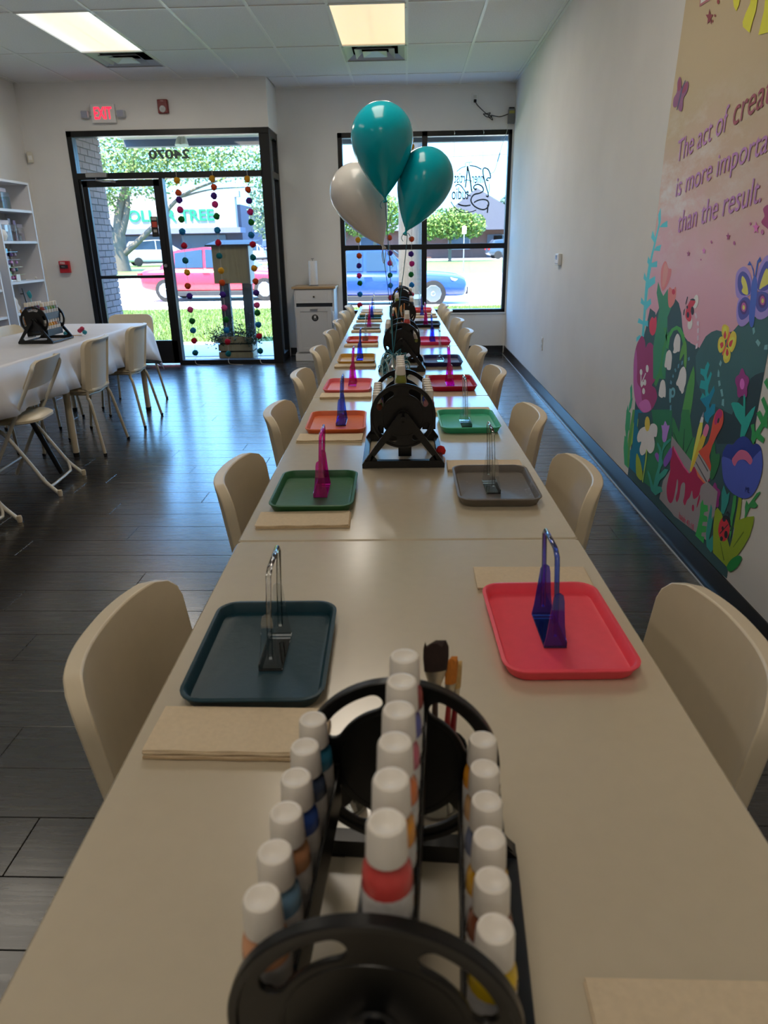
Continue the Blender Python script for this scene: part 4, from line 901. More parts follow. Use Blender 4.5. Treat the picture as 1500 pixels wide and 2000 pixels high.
o = MB().lathe([(.0, 0), (.05, .004), (.07, .05), (.055, .10), (.01, .12)], 16).build('white_figurine', M_WHITE, smooth=50); o.location = (-4.06, 7.44, 1.4475); tag(o, 'round white figurine at left end of the second shelf', 'figurine')
rk = thing('keychain_rack', 'clear rack of purple and pink beaded keychains', 'display rack', (-4.13, 7.66, 1.0565))
MB().bb(-.05, .05, -.16, .16, 0, .012).bb(-.05, -.045, -.16, .16, .012, .32).build('rack_body', m_cup, rk)
for k in range(4): MB().bb(-.045, .05-.012*k, -.16, .16, .06+.075*k, .064+.075*k).build('tier', m_cup, rk)
for k in range(26):
    c = [(176, 60, 140), (140, 110, 180), (196, 150, 206), (210, 190, 220), (90, 60, 110), (60, 130, 140)][k % 6]
    MB().lathe([(.004, 0), (.016, .012), (.014, .03), (.004, .04)], 8, (R.uniform(-.03, .03), R.uniform(-.14, .14), .014+.075*(k % 4))).build('keychain', mat('bead_%d_%d_%d' % c, c, .3, noise=.3, scale=60), rk, smooth=40)
o = thing('price_card', 'small white card at front of the third shelf', 'card', (-4.02, 7.56, 1.0565)); MB().bb(-.004, .004, -.035, .035, 0, .07).build('card', M_WHITE, o); MB().bb(-.02, .02, -.03, .03, 0, .004).build('card_base', M_WHITE, o)
kit('yellow green toy kit at left of the third shelf', -4.10, 7.425, 1.0565, .06, .05, .19, 0, (190, 190, 160), [(130, 150, 70), (150, 90, 70)])
o = MB().lathe([(.002, 0), (.012, .01), (.016, .02), (.004, .03)], 8).build('hair_clip', mat('pearl', (220, 220, 214), .2), smooth=40); o.location = (-4.05, 7.98, 1.0565); tag(o, 'tiny pearl white trinket at right of the third shelf', 'trinket')
for k in range(4):
    o = MB().lathe([(.0, 0), (.03, .003), (.04, .05), (.02, .09), (.026, .12), (.004, .15)], 12).build('bisque_figurine', mat('bisque', (226, 224, 222), .7), smooth=50); o.location = (-4.1+.02*(k % 2), [7.42, 7.52, 6.95, 7.08][k], [.7505, .7505, .7405, .7405][k])
    tag(o, ['white bisque figurine at left of the fourth shelf', 'white bisque figurine behind the cloth wheel bottles', 'white bisque figurine on the shorter bookcase, nearer one', 'white bisque figurine on the shorter bookcase, farther one'][k], 'figurine', 'unpainted bisque figurines')
s5 = []
for i in range(10): a = PI/2+i*PI/5; s5.append(((.075 if i % 2 == 0 else .034)*math.cos(a), (.075 if i % 2 == 0 else .034)*math.sin(a)+.066))
o = MB().prism(s5, lambda x, z, y: (y, x, z), -.012, .012).build('star_figurine', mat('bisque', (226, 224, 222), .7), bevel=.005); o.location = (-4.06, 7.06, .4205); tag(o, 'white star shaped figurine on the low shelf at left edge', 'figurine')
MURAL = [
("dark_garden_shape",(38,62,66),0,"3838,1034 3867,933 3945,760 3899,486 3889,253 3892,100 3321,80 2859,83 2552,110 2567,301 2562,409 2490,536 2530,621 2542,740 2545,864 2542,978 2539,1078 2611,1070 2647,957 2842,887 2964,950 3046,903 3146,929 3267,936 3360,965 3464,1070 3553,1086 3625,1049 3687,952 3752,1021"),
("hill_shape",(44,76,78),0,"3165,886 3133,932 3088,982 3037,1006 2989,1019 2943,1019 2908,1013 2840,1032 2800,1062 2759,1083 2672,1102 2581,1115 2542,999 2543,924 2543,739 2680,740 2735,722 2824,730 2913,722 3011,726 3120,792"),
("hill_shape",(38,62,66),0,"3745,1002 3690,1061 3600,1097 3506,1108 3445,1090 3397,1048 3363,992 3312,939 3249,938 3176,903 3136,794 3605,710"),
("darker_hill_shape",(28,44,48),0,"2544,925 2568,918 2603,905 2633,887 2646,846 2701,796 2736,727 2811,724 2862,649 2827,585 2515,671 2543,739"),  # darker hill, in the mural's own paint
("vine_shape",(62,150,165),0,"3850,1514 3878,1484 3857,1439 3891,1352 3940,1242 3956,1150 3942,1041 3929,958 3922,884 3883,883 3893,956 3905,1034 3906,1106 3903,1188 3894,1228 3893,1278 3870,1338 3840,1424 3827,1452"),
("vine_leaf_shape",(62,150,165),0,"3840,1424 3800,1440 3732,1452 3721,1423"),
("vine_leaf_shape",(62,150,165),0,"3891,1352 3949,1377 3937,1411 3875,1372"),
("vine_leaf_shape",(62,150,165),0,"3886,1315 3845,1335 3779,1343 3791,1313"),
("vine_leaf_shape",(62,150,165),0,"3912,1233 3967,1257 3957,1287 3903,1253 3812,1266 3804,1237"),
("vine_leaf_shape",(62,150,165),0,"3937,1156 4000,1173 3994,1205 3929,1166 3817,1194 3804,1160 3906,1127"),
("vine_leaf_shape",(62,150,165),0,"3932,1037 4001,1047 4000,1079 3929,1053 3847,1082 3827,1058 3899,1019"),
("vine_leaf_shape",(62,150,165),0,"3923,942 4016,943 4004,969 3920,959 3848,971 3837,941"),
("vine_leaf_shape",(62,150,165),0,"3917,879 4002,841 4006,865 3955,885"),
("grass_blade_shape",(40,125,95),0,"4002,609 4021,583 3993,527 4005,486 3998,452 3965,483 3954,547 3967,529 3983,584"),
("grass_blade_shape",(40,125,95),0,"4029,484 4039,443 4023,399 4036,365 4028,337 3948,357 3964,454 3986,422 4006,462"),
("grass_blade_shape",(48,125,85),0,"4043,454 4032,351 3999,304 4027,306 4021,232 3973,147 3892,146 3914,263 3882,344 3860,394 3822,452 3855,435 3900,409 3894,487 3927,480 3942,395 3961,275 3970,328 3957,379 3963,453"),
("leaf_shape",(112,140,55),1,"3821,451 3855,435 3910,394 3944,344 3953,284 3926,253 3897,274 3848,335 3821,397"),
("stem_shape",(70,120,60),0,"3894,487 3932,479 3950,333 3936,224 3910,153 3881,159 3904,265 3899,362"),
("teal_field_shape",(15,90,115),0,"3833,483 3729,507 3660,540 3894,487 3867,276 3899,251 3875,158 3733,158 3632,221 3664,333 3753,369 3826,411"),
("green_field_shape",(32,92,62),0,"3635,545 3467,583 3354,609 3297,436 3373,331 3477,167 3617,156 3605,320 3514,404"),
("bloom_shape",(120,42,84),1,"3915,885 3955,861 3994,817 4009,745 3985,655 3947,577 3885,524 3795,504 3727,508 3666,528 3613,561 3576,611 3582,636 3618,660 3672,665 3633,699 3630,757 3656,814 3706,853 3768,868 3813,855 3835,833 3859,865"),
("bloom_petal_shape",(140,70,125),1,"3989,804 4005,746 3985,655 3947,577 3885,524 3795,504 3727,508 3640,544 3667,573 3720,581 3794,560 3836,613 3909,638 3944,733"),
("bloom_petal_shape",(155,85,140),1,"3793,557 3736,578 3675,574 3640,547 3727,510 3789,511 3840,528"),
("stamen_shape",(205,200,205),0,"3866,682 3853,684 3837,651 3793,708 3780,708 3820,654 3785,664 3789,652 3830,622 3851,635"),
("stamen_shape",(205,200,205),0,"3842,703 3841,695 3845,689 3853,684 3862,682 3872,684 3881,689 3885,695 3886,703 3882,709 3874,714 3864,715 3855,714 3846,709"),
("stamen_shape",(205,200,205),0,"3750,737 3749,728 3753,721 3760,716 3770,714 3781,716 3789,722 3794,730 3795,738 3792,746 3784,751 3774,752 3764,750 3755,745"),
("stamen_shape",(205,200,205),0,"3762,662 3761,655 3765,649 3772,644 3782,642 3791,644 3799,648 3804,655 3804,662 3800,668 3793,673 3784,675 3774,673 3766,669"),
("stamen_shape",(205,200,205),0,"3764,616 3764,608 3768,602 3776,597 3786,595 3796,596 3805,600 3810,607 3810,614 3806,621 3798,626 3788,628 3777,626 3769,622"),
("tulip_stem_shape",(42,105,75),0,"3761,1169 3764,1115 3697,1041 3710,950 3719,846 3664,699 3492,730 3534,921 3568,1014 3531,1064 3596,1107 3610,1144 3662,1107 3698,1124"),
("tulip_shape",(190,95,95),1,"3706,1265 3737,1229 3721,1167 3682,1130 3634,1152 3599,1191 3594,1233 3637,1237 3676,1264"),
("tulip_petal_shape",(205,110,105),1,"3689,1259 3705,1225 3692,1149 3654,1165 3637,1218 3655,1245"),
("tulip_shape",(195,95,90),1,"3591,1152 3599,1116 3575,1070 3543,1061 3499,1090 3494,1132 3511,1159 3539,1143"),
("tulip_petal_shape",(150,40,60),0,"3508,1136 3508,1130 3512,1126 3520,1123 3529,1122 3539,1124 3547,1128 3551,1133 3551,1139 3546,1144 3539,1147 3529,1147 3520,1145 3512,1141"),
("tulip_shape",(165,45,65),1,"3791,995 3820,964 3805,924 3757,905 3716,924 3708,965 3730,1003 3757,990"),
("lily_stem_shape",(55,125,60),0,"3530,872 3536,925 3495,968 3434,989 3380,986 3326,960 3295,927 3271,881 3301,876 3331,923 3369,955 3421,972 3465,962 3500,925 3503,876"),
("lily_stem_shape",(48,110,60),0,"3607,961 3558,966 3555,918 3585,860 3581,790 3599,736 3634,704 3640,677 3606,670 3566,729 3533,720 3519,725 3554,757 3562,818 3532,897 3511,868 3498,872 3523,910 3538,932 3505,958 3566,929"),
("leaf_shape",(72,120,55),1,"3308,937 3333,911 3345,874 3340,842 3315,863 3296,881 3286,837 3255,821 3259,864 3282,918"),
("lily_bell_shape",(215,213,222),1,"3409,956 3435,935 3443,903 3431,881 3437,866 3418,864 3397,869 3379,877 3355,882 3358,908 3370,941"),
("lily_bell_shape",(215,213,222),1,"3493,869 3522,849 3525,819 3527,789 3511,781 3498,785 3480,777 3456,779 3438,786 3437,813 3442,844 3463,865"),
("lily_bell_shape",(215,213,222),1,"3287,823 3318,801 3330,764 3346,737 3334,727 3317,728 3292,714 3278,712 3259,703 3241,717 3241,733 3232,758 3238,794 3260,818"),
("lily_bell_shape",(215,213,222),1,"3525,720 3549,704 3557,675 3557,639 3538,633 3508,633 3482,644 3460,646 3469,684 3493,715"),
("long_leaf_shape",(62,118,58),0,"3170,846 3192,805 3213,749 3223,681 3233,611 3215,543 3137,564 3128,688 3134,777 3149,818"),
("long_leaf_shape",(40,100,58),0,"3229,637 3228,560 3230,528 3303,570 3335,578 3326,535 3295,490 3239,439 3154,398 3055,403 3039,483 3047,556 3069,545 3119,612 3148,654"),
("leaf_vein_shape",(20,60,45),0,"3176,560 3170,561 3140,436 3075,543 3068,544 3134,428 3147,426 3302,510 3296,513 3159,449"),
("coral_plant_shape",(28,125,130),0,"3028,886 3045,865 3048,850 3092,847 3087,826 3047,820 3029,805 3071,800 3074,766 3015,770 2999,743 3034,753 3051,722 2977,701 2973,689 2992,673 2970,648 2937,643 2928,667 2887,699 2894,734 2924,729 2942,704 2953,718 2919,786 2934,802 2968,759 2984,768 2987,792 2970,844 2985,852 3008,815 3019,830 3006,876"),
("coral_plant_shape",(15,100,125),0,"2993,744 3051,722 2977,701 2973,689 2992,673 2970,648 2937,643 2928,667 2887,699 2894,734 2924,729 2942,704 2953,718 2919,786 2933,800 2968,757"),
("trail_dash_shape",(88,130,135),0,"2909,911 2893,903 2899,886 2918,892"),
("trail_dash_shape",(88,130,135),0,"2917,873 2901,863 2896,845 2914,842 2918,857"),
("trail_dash_shape",(88,130,135),0,"2903,828 2885,833 2872,816 2889,807"),
("trail_dash_shape",(88,130,135),0,"2871,798 2852,805 2833,780 2849,774"),
("trail_dash_shape",(88,130,135),0,"2840,765 2823,771 2813,742 2837,743"),
("trail_dash_shape",(88,130,135),0,"2686,1060 2670,1065 2659,1049 2671,1038"),
("trail_dash_shape",(88,130,135),0,"2631,1028 2605,1018 2615,1003 2644,1016"),
("trail_dash_shape",(88,130,135),0,"2573,1014 2553,1019 2547,1002 2574,998"),
("trail_dash_shape",(70,110,125),0,"3248,868 3229,876 3221,863 3240,855"),
("trail_dash_shape",(70,110,125),0,"3314,842 3297,849 3297,831 3314,825"),
("trail_dash_shape",(70,110,125),0,"3355,821 3338,829 3335,810 3352,804"),
("trail_dash_shape",(70,110,125),0,"3392,794 3375,801 3360,790 3374,781"),
("trail_dash_shape",(70,110,125),0,"3397,771 3382,762 3390,752 3408,755"),
("trail_dash_shape",(70,110,125),0,"3420,738 3397,732 3402,718 3424,721"),
("trail_dash_shape",(70,110,125),0,"3387,621 3368,628 3360,605 3378,597"),
("trail_loop_shape",(78,125,135),1,"3421,693 3401,698 3378,710 3350,707 3341,685 3355,667 3383,659 3380,640 3399,636"),
("trail_loop_shape",(38,62,66),0,"3358,689 3358,684 3360,679 3365,676 3372,674 3378,675 3383,678 3387,683 3387,688 3384,693 3380,696 3373,697 3367,696 3362,693"),
("trail_dash_shape",(180,150,165),0,"3241,1060 3226,1068 3202,1049 3215,1039"),
("trail_dash_shape",(180,150,165),0,"3203,1031 3180,1036 3174,1015 3195,1017"),
("trail_dash_shape",(180,150,165),0,"3188,1002 3169,1009 3162,988 3181,984"),
("trail_dash_shape",(180,150,165),0,"3177,973 3161,980 3153,959 3169,952"),
("trail_dash_shape",(180,150,165),0,"3178,938 3157,945 3155,924 3176,917"),
("ladybug_wing_shape",(205,200,195),0,"3215,1112 3219,1100 3227,1089 3239,1083 3253,1083 3264,1088 3272,1098 3275,1111 3271,1124 3263,1134 3250,1140 3237,1140 3226,1134 3218,1125"),
("ladybug_wing_shape",(205,200,195),0,"3247,1017 3249,1005 3256,996 3267,990 3279,989 3291,993 3300,1002 3304,1013 3302,1025 3295,1034 3284,1040 3272,1041 3260,1037 3251,1028"),
("ladybug_shape",(150,40,55),1,"3293,1121 3326,1095 3345,1062 3335,1036 3293,1022 3267,1034 3287,1071 3260,1095 3249,1113"),
("ladybug_shape",(30,32,40),1,"3282,1122 3250,1116 3314,1113"),
("ladybug_spot_shape",(30,32,40),0,"3251,1072 3250,1064 3253,1058 3258,1054 3266,1053 3274,1056 3281,1062 3286,1069 3287,1077 3285,1084 3279,1088 3271,1088 3263,1085 3256,1080"),
("ladybug_spot_shape",(30,32,40),0,"3298,1050 3298,1045 3300,1040 3305,1037 3311,1036 3318,1038 3324,1042 3327,1048 3328,1054 3325,1058 3321,1061 3314,1062 3308,1060 3302,1056"),
("ladybug_spot_shape",(30,32,40),0,"3324,1081 3323,1078 3325,1076 3328,1074 3333,1074 3337,1075 3341,1077 3343,1080 3343,1083 3341,1086 3338,1087 3334,1088 3329,1087 3326,1084"),
("ladybug_shape",(30,32,40),0,"3350,1126 3341,1124 3348,1097 3355,1088 3360,1096"),
("ladybug_shape",(30,32,40),0,"3370,1044 3371,1064 3356,1074 3359,1065 3360,1042"),
("butterfly_wing_shape",(205,150,50),1,"2941,1036 2921,1049 2881,1043 2873,1021 2881,998 2900,991 2931,1008"),
("butterfly_wing_shape",(205,150,50),1,"2936,1000 2956,984 2953,957 2936,941 2919,938 2900,948 2888,975 2907,997"),
("butterfly_wing_shape",(205,150,50),1,"2840,1032 2856,1017 2867,991 2859,970 2827,954 2809,963 2796,989 2801,1017 2816,1030"),
("butterfly_wing_shape",(205,150,50),1,"2874,967 2890,949 2888,922 2868,907 2847,909 2828,922 2827,947 2846,962"),
("butterfly_wing_shape",(215,190,60),1,"2927,1035 2903,1042 2889,1019 2893,1001 2918,1012"),
("butterfly_wing_shape",(215,190,60),1,"2936,991 2947,969 2936,948 2919,945 2900,971"),
("butterfly_wing_shape",(215,190,60),1,"2832,1011 2853,997 2856,974 2829,960 2810,992 2813,1007"),
("butterfly_wing_shape",(215,190,60),1,"2868,965 2880,946 2880,924 2853,923 2837,946"),
("butterfly_spot_shape",(150,45,50),1,"2907,1026 2916,1005 2896,995 2891,1010"),
("butterfly_spot_shape",(150,45,50),1,"2915,981 2936,971 2928,963 2919,955 2902,968"),
("butterfly_spot_shape",(150,45,50),1,"2826,1000 2851,991 2853,975 2834,974"),
("butterfly_spot_shape",(150,45,50),1,"2865,963 2871,943 2854,934 2845,947"),
("butterfly_body_shape",(165,75,55),1,"2870,1026 2876,1008 2882,973 2900,948 2901,930 2893,935 2880,953 2866,989 2856,1017"),
("butterfly_wing_shape",(120,105,170),1,"2839,1268 2884,1246 2881,1201 2851,1158 2798,1158 2731,1181 2754,1229 2794,1260"),
("butterfly_wing_shape",(120,105,170),1,"2663,1312 2710,1273 2717,1228 2696,1193 2617,1188 2599,1199 2620,1276"),
("butterfly_wing_shape",(120,105,170),1,"2777,1170 2831,1152 2835,1103 2807,1064 2761,1058 2713,1088 2713,1132"),
("butterfly_wing_shape",(120,105,170),1,"2692,1183 2689,1134 2678,1102 2628,1096 2577,1122 2590,1176"),
("butterfly_wing_shape",(58,60,130),1,"2838,1251 2865,1232 2856,1195 2815,1168 2746,1176 2757,1215 2792,1242"),
("butterfly_wing_shape",(58,60,130),1,"2656,1292 2691,1263 2702,1221 2688,1194 2621,1198 2615,1242"),
("butterfly_wing_shape",(58,60,130),1,"2783,1163 2826,1137 2815,1097 2778,1080 2728,1105 2728,1148"),
("butterfly_wing_shape",(58,60,130),1,"2689,1187 2688,1141 2645,1120 2598,1138 2600,1182"),
("butterfly_spot_shape",(60,40,100),0,"2748,1129 2747,1118 2753,1108 2763,1102 2778,1101 2792,1105 2804,1113 2812,1123 2813,1135 2807,1144 2796,1150 2782,1151 2767,1147 2755,1139"),
("butterfly_spot_shape",(60,40,100),0,"2614,1160 2613,1150 2618,1141 2628,1136 2642,1135 2655,1138 2667,1146 2674,1156 2675,1167 2670,1176 2659,1181 2646,1182 2632,1178 2621,1170"),
("butterfly_spot_shape",(140,70,120),0,"2760,1128 2759,1120 2762,1114 2769,1110 2778,1110 2787,1112 2795,1117 2800,1124 2800,1132 2797,1138 2790,1142 2781,1143 2772,1140 2764,1135"),
("butterfly_spot_shape",(140,70,120),0,"2625,1161 2624,1155 2627,1149 2633,1145 2641,1145 2649,1147 2657,1152 2661,1159 2662,1166 2659,1172 2653,1175 2645,1176 2636,1173 2629,1168"),
("butterfly_spot_shape",(215,160,90),0,"2769,1126 2769,1122 2771,1119 2774,1117 2778,1116 2783,1118 2787,1121 2789,1124 2790,1128 2788,1131 2785,1133 2780,1134 2776,1132 2772,1130"),
("butterfly_spot_shape",(215,160,90),0,"2633,1160 2632,1157 2634,1154 2637,1152 2641,1151 2645,1153 2649,1155 2651,1159 2651,1162 2650,1165 2647,1167 2643,1168 2639,1166 2635,1164"),
("butterfly_spot_shape",(215,160,75),1,"2832,1235 2833,1215 2813,1196 2818,1182 2795,1173 2762,1173 2776,1200 2802,1224"),
("butterfly_spot_shape",(215,160,75),1,"2647,1268 2669,1247 2682,1198 2657,1204 2616,1225"),
("butterfly_body_shape",(52,75,150),1,"2734,1241 2747,1212 2738,1166 2724,1094 2700,1064 2679,1073 2686,1134 2693,1187 2708,1224"),
("butterfly_body_shape",(45,70,145),0,"2792,1289 2804,1274 2775,1275 2752,1254 2743,1237 2735,1237 2749,1261 2772,1278"),
("butterfly_body_shape",(45,70,145),0,"2714,1306 2732,1290 2732,1237 2722,1238 2721,1285 2701,1291"),
("small_flower_shape",(112,40,98),0,"2712,911 2699,908 2687,899 2678,892 2668,891 2654,889 2643,882 2640,870 2644,859 2647,850 2643,840 2638,828 2640,816 2651,812 2665,813 2675,814 2684,809 2695,802 2708,802 2718,812 2723,825 2727,835 2736,841 2748,850 2754,862 2748,873 2737,879 2728,884 2725,892 2721,904"),
("small_flower_shape",(165,80,150),0,"2672,858 2671,850 2673,842 2679,837 2688,835 2697,837 2705,843 2710,851 2711,860 2708,868 2702,873 2694,875 2685,872 2677,866"),
("small_flower_shape",(105,35,92),0,"2785,434 2773,432 2763,425 2755,419 2746,419 2734,420 2723,414 2720,403 2724,391 2726,382 2723,373 2718,361 2720,350 2729,344 2742,343 2751,343 2759,337 2768,329 2780,327 2789,335 2793,347 2797,356 2805,362 2816,369 2821,380 2817,391 2806,398 2799,404 2796,413 2793,425"),
("small_flower_shape",(170,75,160),0,"2749,387 2747,379 2750,371 2755,365 2762,362 2770,363 2778,368 2782,375 2783,384 2781,392 2776,397 2768,400 2760,399 2753,394"),
("flower_stem_shape",(28,125,115),0,"2662,824 2664,810 2652,777 2696,783 2744,774 2755,766 2702,730 2643,708 2637,665 2622,664 2602,676 2584,718 2565,766 2561,800 2585,783 2624,743 2648,813"),
("paint_bucket_shape",(112,108,112),0,"3310,491 3306,450 3274,334 3345,255 3363,154 3190,148 3151,143 2774,178 2740,314 2748,406 2862,415"),
("paint_spill_shape",(128,26,62),1,"3277,452 3288,411 3283,358 3272,329 3284,281 3286,233 3259,192 3214,184 3185,215 3177,270 3175,314 3161,314 3152,271 3161,229 3139,217 3122,249 3121,303 3100,328 3075,324 3066,274 3071,246 3045,236 3030,266 3006,290 2993,326 2975,302 2955,299 2915,333 2907,376 2860,409 2832,425 2871,437 2955,439 3018,427 3049,387 3143,407 3238,436"),
("paint_rim_shape",(185,60,110),0,"3277,451 3248,444 3183,421 3113,400 3057,392 3061,384 3125,394 3202,415 3260,436"),
("paint_drip_shape",(128,26,62),0,"2944,261 2943,255 2944,249 2948,244 2954,242 2960,243 2965,247 2968,252 2969,259 2968,265 2964,269 2958,272 2952,271 2947,267"),
("paint_drip_shape",(128,26,62),1,"2911,336 2920,303 2920,272 2912,282 2900,318"),
("pencil_shape",(215,205,70),0,"3010,647 2987,652 2982,595 3014,472 3032,440 3048,400 3043,442 3037,518 3026,594"),
("pencil_tip_shape",(215,210,200),0,"2994,681 3010,654 3019,627 2984,635 2985,655"),
("pencil_tip_shape",(110,115,130),0,"2994,681 3009,655 2985,656"),
("pencil_shape",(210,140,45),0,"2970,590 2934,585 2945,549 3001,455 3031,400 3048,400 3018,484 2993,556"),
("eraser_shape",(170,90,120),1,"2945,639 2961,623 2970,590 2934,586 2920,614 2920,633"),
("brush_handle_shape",(190,62,45),1,"2855,722 2880,697 2891,663 2895,612 2913,563 2977,514 2979,503 2910,487 2840,463 2842,485 2871,514 2868,540 2844,601 2804,660 2798,692 2812,720 2834,725"),
("brush_handle_shape",(140,30,80),1,"2855,722 2876,695 2877,666 2861,655 2843,674 2815,705 2824,722"),
("brush_hole_shape",(25,35,40),0,"2832,680 2834,675 2837,670 2840,667 2844,667 2848,668 2850,672 2850,677 2849,682 2846,686 2842,689 2838,690 2835,688 2833,685"),
("brush_ferrule_shape",(125,122,125),0,"2979,502 2998,466 3009,434 2946,414 2859,401 2837,439 2839,461 2909,485"),
("brush_band_shape",(60,62,68),0,"2985,491 2978,496 2862,459 2866,452"),
("brush_band_shape",(60,62,68),0,"3002,454 2997,459 2858,414 2864,407"),
("brush_bristle_shape",(190,85,60),0,"2995,430 2955,403 2888,396 2866,403 2940,416"),
("leaf_shape",(32,85,50),1,"2844,586 2864,559 2860,517 2842,485 2838,441 2807,439 2780,492 2773,533 2787,556 2817,545"),
("daisy_shape",(205,200,200),1,"3695,441 3767,408 3800,366 3796,342 3769,334 3726,349 3739,306 3722,286 3688,284 3646,308 3627,331 3590,327 3557,334 3524,361 3522,396 3543,424 3512,433 3507,462 3519,485 3563,489 3609,475 3629,457"),
("daisy_centre_shape",(205,145,60),0,"3626,472 3624,455 3630,440 3643,429 3660,424 3679,427 3695,437 3705,453 3707,470 3701,486 3687,497 3670,501 3651,497 3636,487"),
("stem_shape",(120,150,70),0,"3637,334 3619,334 3611,288 3619,210 3624,150 3639,152 3635,205 3631,282"),
("leaf_shape",(120,135,40),1,"3778,268 3776,223 3751,168 3730,153 3653,153 3643,187 3696,241 3743,264"),
("purple_tulip_shape",(130,100,165),1,"3419,538 3436,511 3462,506 3440,480 3428,447 3403,434 3372,453 3365,488 3355,531 3382,524"),
("purple_tulip_shape",(92,62,135),1,"3298,438 3336,400 3368,360 3371,337 3343,326 3305,357 3280,392 3279,419"),
("purple_tulip_shape",(110,70,145),1,"3474,362 3501,344 3479,330 3438,322 3441,353"),
("teal_leaf_shape",(42,115,105),0,"3485,414 3488,399 3447,379 3433,298 3456,247 3467,185 3535,228 3574,237 3574,224 3531,193 3490,153 3420,151 3373,180 3333,202 3355,218 3407,205 3388,241 3319,292 3294,328 3344,316 3406,269 3396,307 3368,338 3397,352 3396,394 3363,431 3313,469 3319,477 3364,453 3402,431 3415,380 3430,398"),
("blue_tulip_shape",(28,40,105),1,"2624,669 2656,649 2686,620 2725,612 2748,586 2757,550 2714,464 2642,445 2570,447 2516,460 2467,493 2436,556 2443,619 2459,657 2480,673 2507,674 2531,663 2563,674 2597,676"),
("blue_tulip_shape",(55,68,140),1,"2757,549 2746,515 2718,475 2683,455 2631,444 2570,447 2520,458 2477,482 2447,524 2434,572 2437,617 2462,659 2487,643 2510,619 2526,589 2580,591 2618,575 2643,547 2674,561 2716,559"),
("blue_tulip_shape",(150,75,105),1,"2670,562 2657,584 2627,613 2593,625 2554,626 2514,611 2524,589 2562,594 2593,588 2622,573 2641,547"),
("bright_leaf_shape",(40,125,60),0,"2871,328 2886,302 2876,254 2881,199 2890,153 2798,154 2801,184 2830,175 2832,191 2794,208 2796,234 2839,220 2837,238 2795,255 2803,275 2840,268 2838,282 2804,299 2816,321 2856,310"),
("teal_leaf_shape",(35,110,105),0,"2788,338 2790,304 2794,252 2791,202 2766,154 2717,148 2702,172 2717,233 2755,189 2748,253 2750,299 2762,281 2771,325"),
("teal_leaf_shape",(35,110,105),0,"2703,449 2711,415 2696,372 2689,336 2662,340 2642,398 2644,441 2664,422"),
("green_stem_shape",(45,115,60),0,"2609,438 2586,447 2577,407 2581,346 2575,292 2578,265 2603,312 2605,374"),
("green_stem_shape",(105,125,30),0,"2566,447 2542,450 2531,387 2539,338 2565,321 2564,390"),
("bright_leaf_shape",(105,125,30),0,"2726,345 2743,322 2735,259 2700,156 2607,155 2558,155 2549,188 2495,239 2466,282 2437,338 2426,390 2430,422 2484,398 2541,362 2556,331 2559,286 2568,238 2596,258 2633,300 2683,338"),
("green_leaf_shape",(25,105,50),1,"2494,236 2535,204 2558,174 2564,152 2534,148 2493,182 2468,219 2464,243"),
("leaf_vein_shape",(70,90,25),0,"2485,340 2480,338 2513,287 2541,248 2545,248 2516,295"),
("leaf_vein_shape",(70,90,25),0,"2654,223 2647,223 2591,170 2601,167"),
("sprig_shape",(40,110,60),0,"2420,521 2416,518 2447,476 2418,469 2432,453 2470,441 2480,419 2488,392 2497,390 2498,409 2508,429 2506,457 2484,447 2464,475 2441,507"),
("fern_shape",(35,115,60),0,"2530,830 2502,836 2477,815 2450,744 2476,744 2495,714 2456,707 2460,688 2514,692 2527,664 2550,678 2553,705 2571,727 2547,737 2530,709 2500,751 2546,776 2523,792 2492,774 2483,797"),
("fern_shape",(35,115,60),0,"2531,891 2513,911 2494,871"),
("fern_shape",(35,115,60),0,"2528,830 2514,844 2468,813 2460,770 2491,773 2483,798"),
("ladybug_shape",(150,35,45),1,"2664,326 2684,302 2688,271 2679,249 2651,234 2624,239 2603,258 2592,285 2595,309 2609,329 2632,336"),
("ladybug_shape",(24,24,28),1,"2667,325 2648,341 2615,345 2597,334 2592,310 2610,322 2637,330"),
("ladybug_spot_shape",(24,24,28),0,"2638,330 2637,325 2640,319 2645,315 2652,312 2659,312 2664,314 2668,318 2668,324 2665,329 2660,334 2653,337 2647,337 2641,334"),
("ladybug_spot_shape",(24,24,28),0,"2601,278 2600,271 2602,265 2607,260 2614,257 2620,257 2626,260 2630,266 2631,272 2629,279 2624,284 2617,287 2610,287 2605,283"),
("ladybug_spot_shape",(24,24,28),0,"2643,288 2643,284 2644,281 2647,278 2651,276 2655,276 2659,278 2661,281 2661,284 2659,288 2657,291 2653,292 2649,292 2645,291"),
("ladybug_spot_shape",(24,24,28),0,"2634,246 2634,242 2636,237 2640,233 2646,231 2652,230 2656,232 2659,236 2659,240 2657,245 2653,249 2647,251 2641,251 2637,250"),
("ladybug_spot_shape",(24,24,28),0,"2670,256 2615,317 2611,315 2665,253"),
("ladybug_shape",(24,24,28),0,"2618,344 2617,360 2633,365 2642,354 2634,349 2634,355 2631,361 2623,357 2624,342"),
("ladybug_shape",(24,24,28),0,"2600,323 2582,321 2578,304 2587,298 2590,305 2584,304 2587,316 2599,317"),
("star_shape",(120,60,95),0,"3406,1320 3397,1311 3382,1311 3392,1304 3384,1294 3399,1300 3410,1294 3409,1304 3424,1310 3408,1311"),
("star_shape",(165,95,150),0,"3235,1335 3226,1325 3210,1324 3220,1318 3212,1307 3227,1313 3238,1307 3237,1317 3252,1324 3237,1325"),
("star_shape",(120,55,95),0,"3014,1391 3004,1380 2990,1379 2998,1372 2990,1361 3005,1368 3015,1361 3015,1372 3029,1380 3015,1380"),
("star_shape",(160,85,140),0,"2791,1425 2778,1410 2759,1409 2770,1399 2759,1383 2778,1392 2791,1383 2792,1399 2811,1410 2792,1410"),
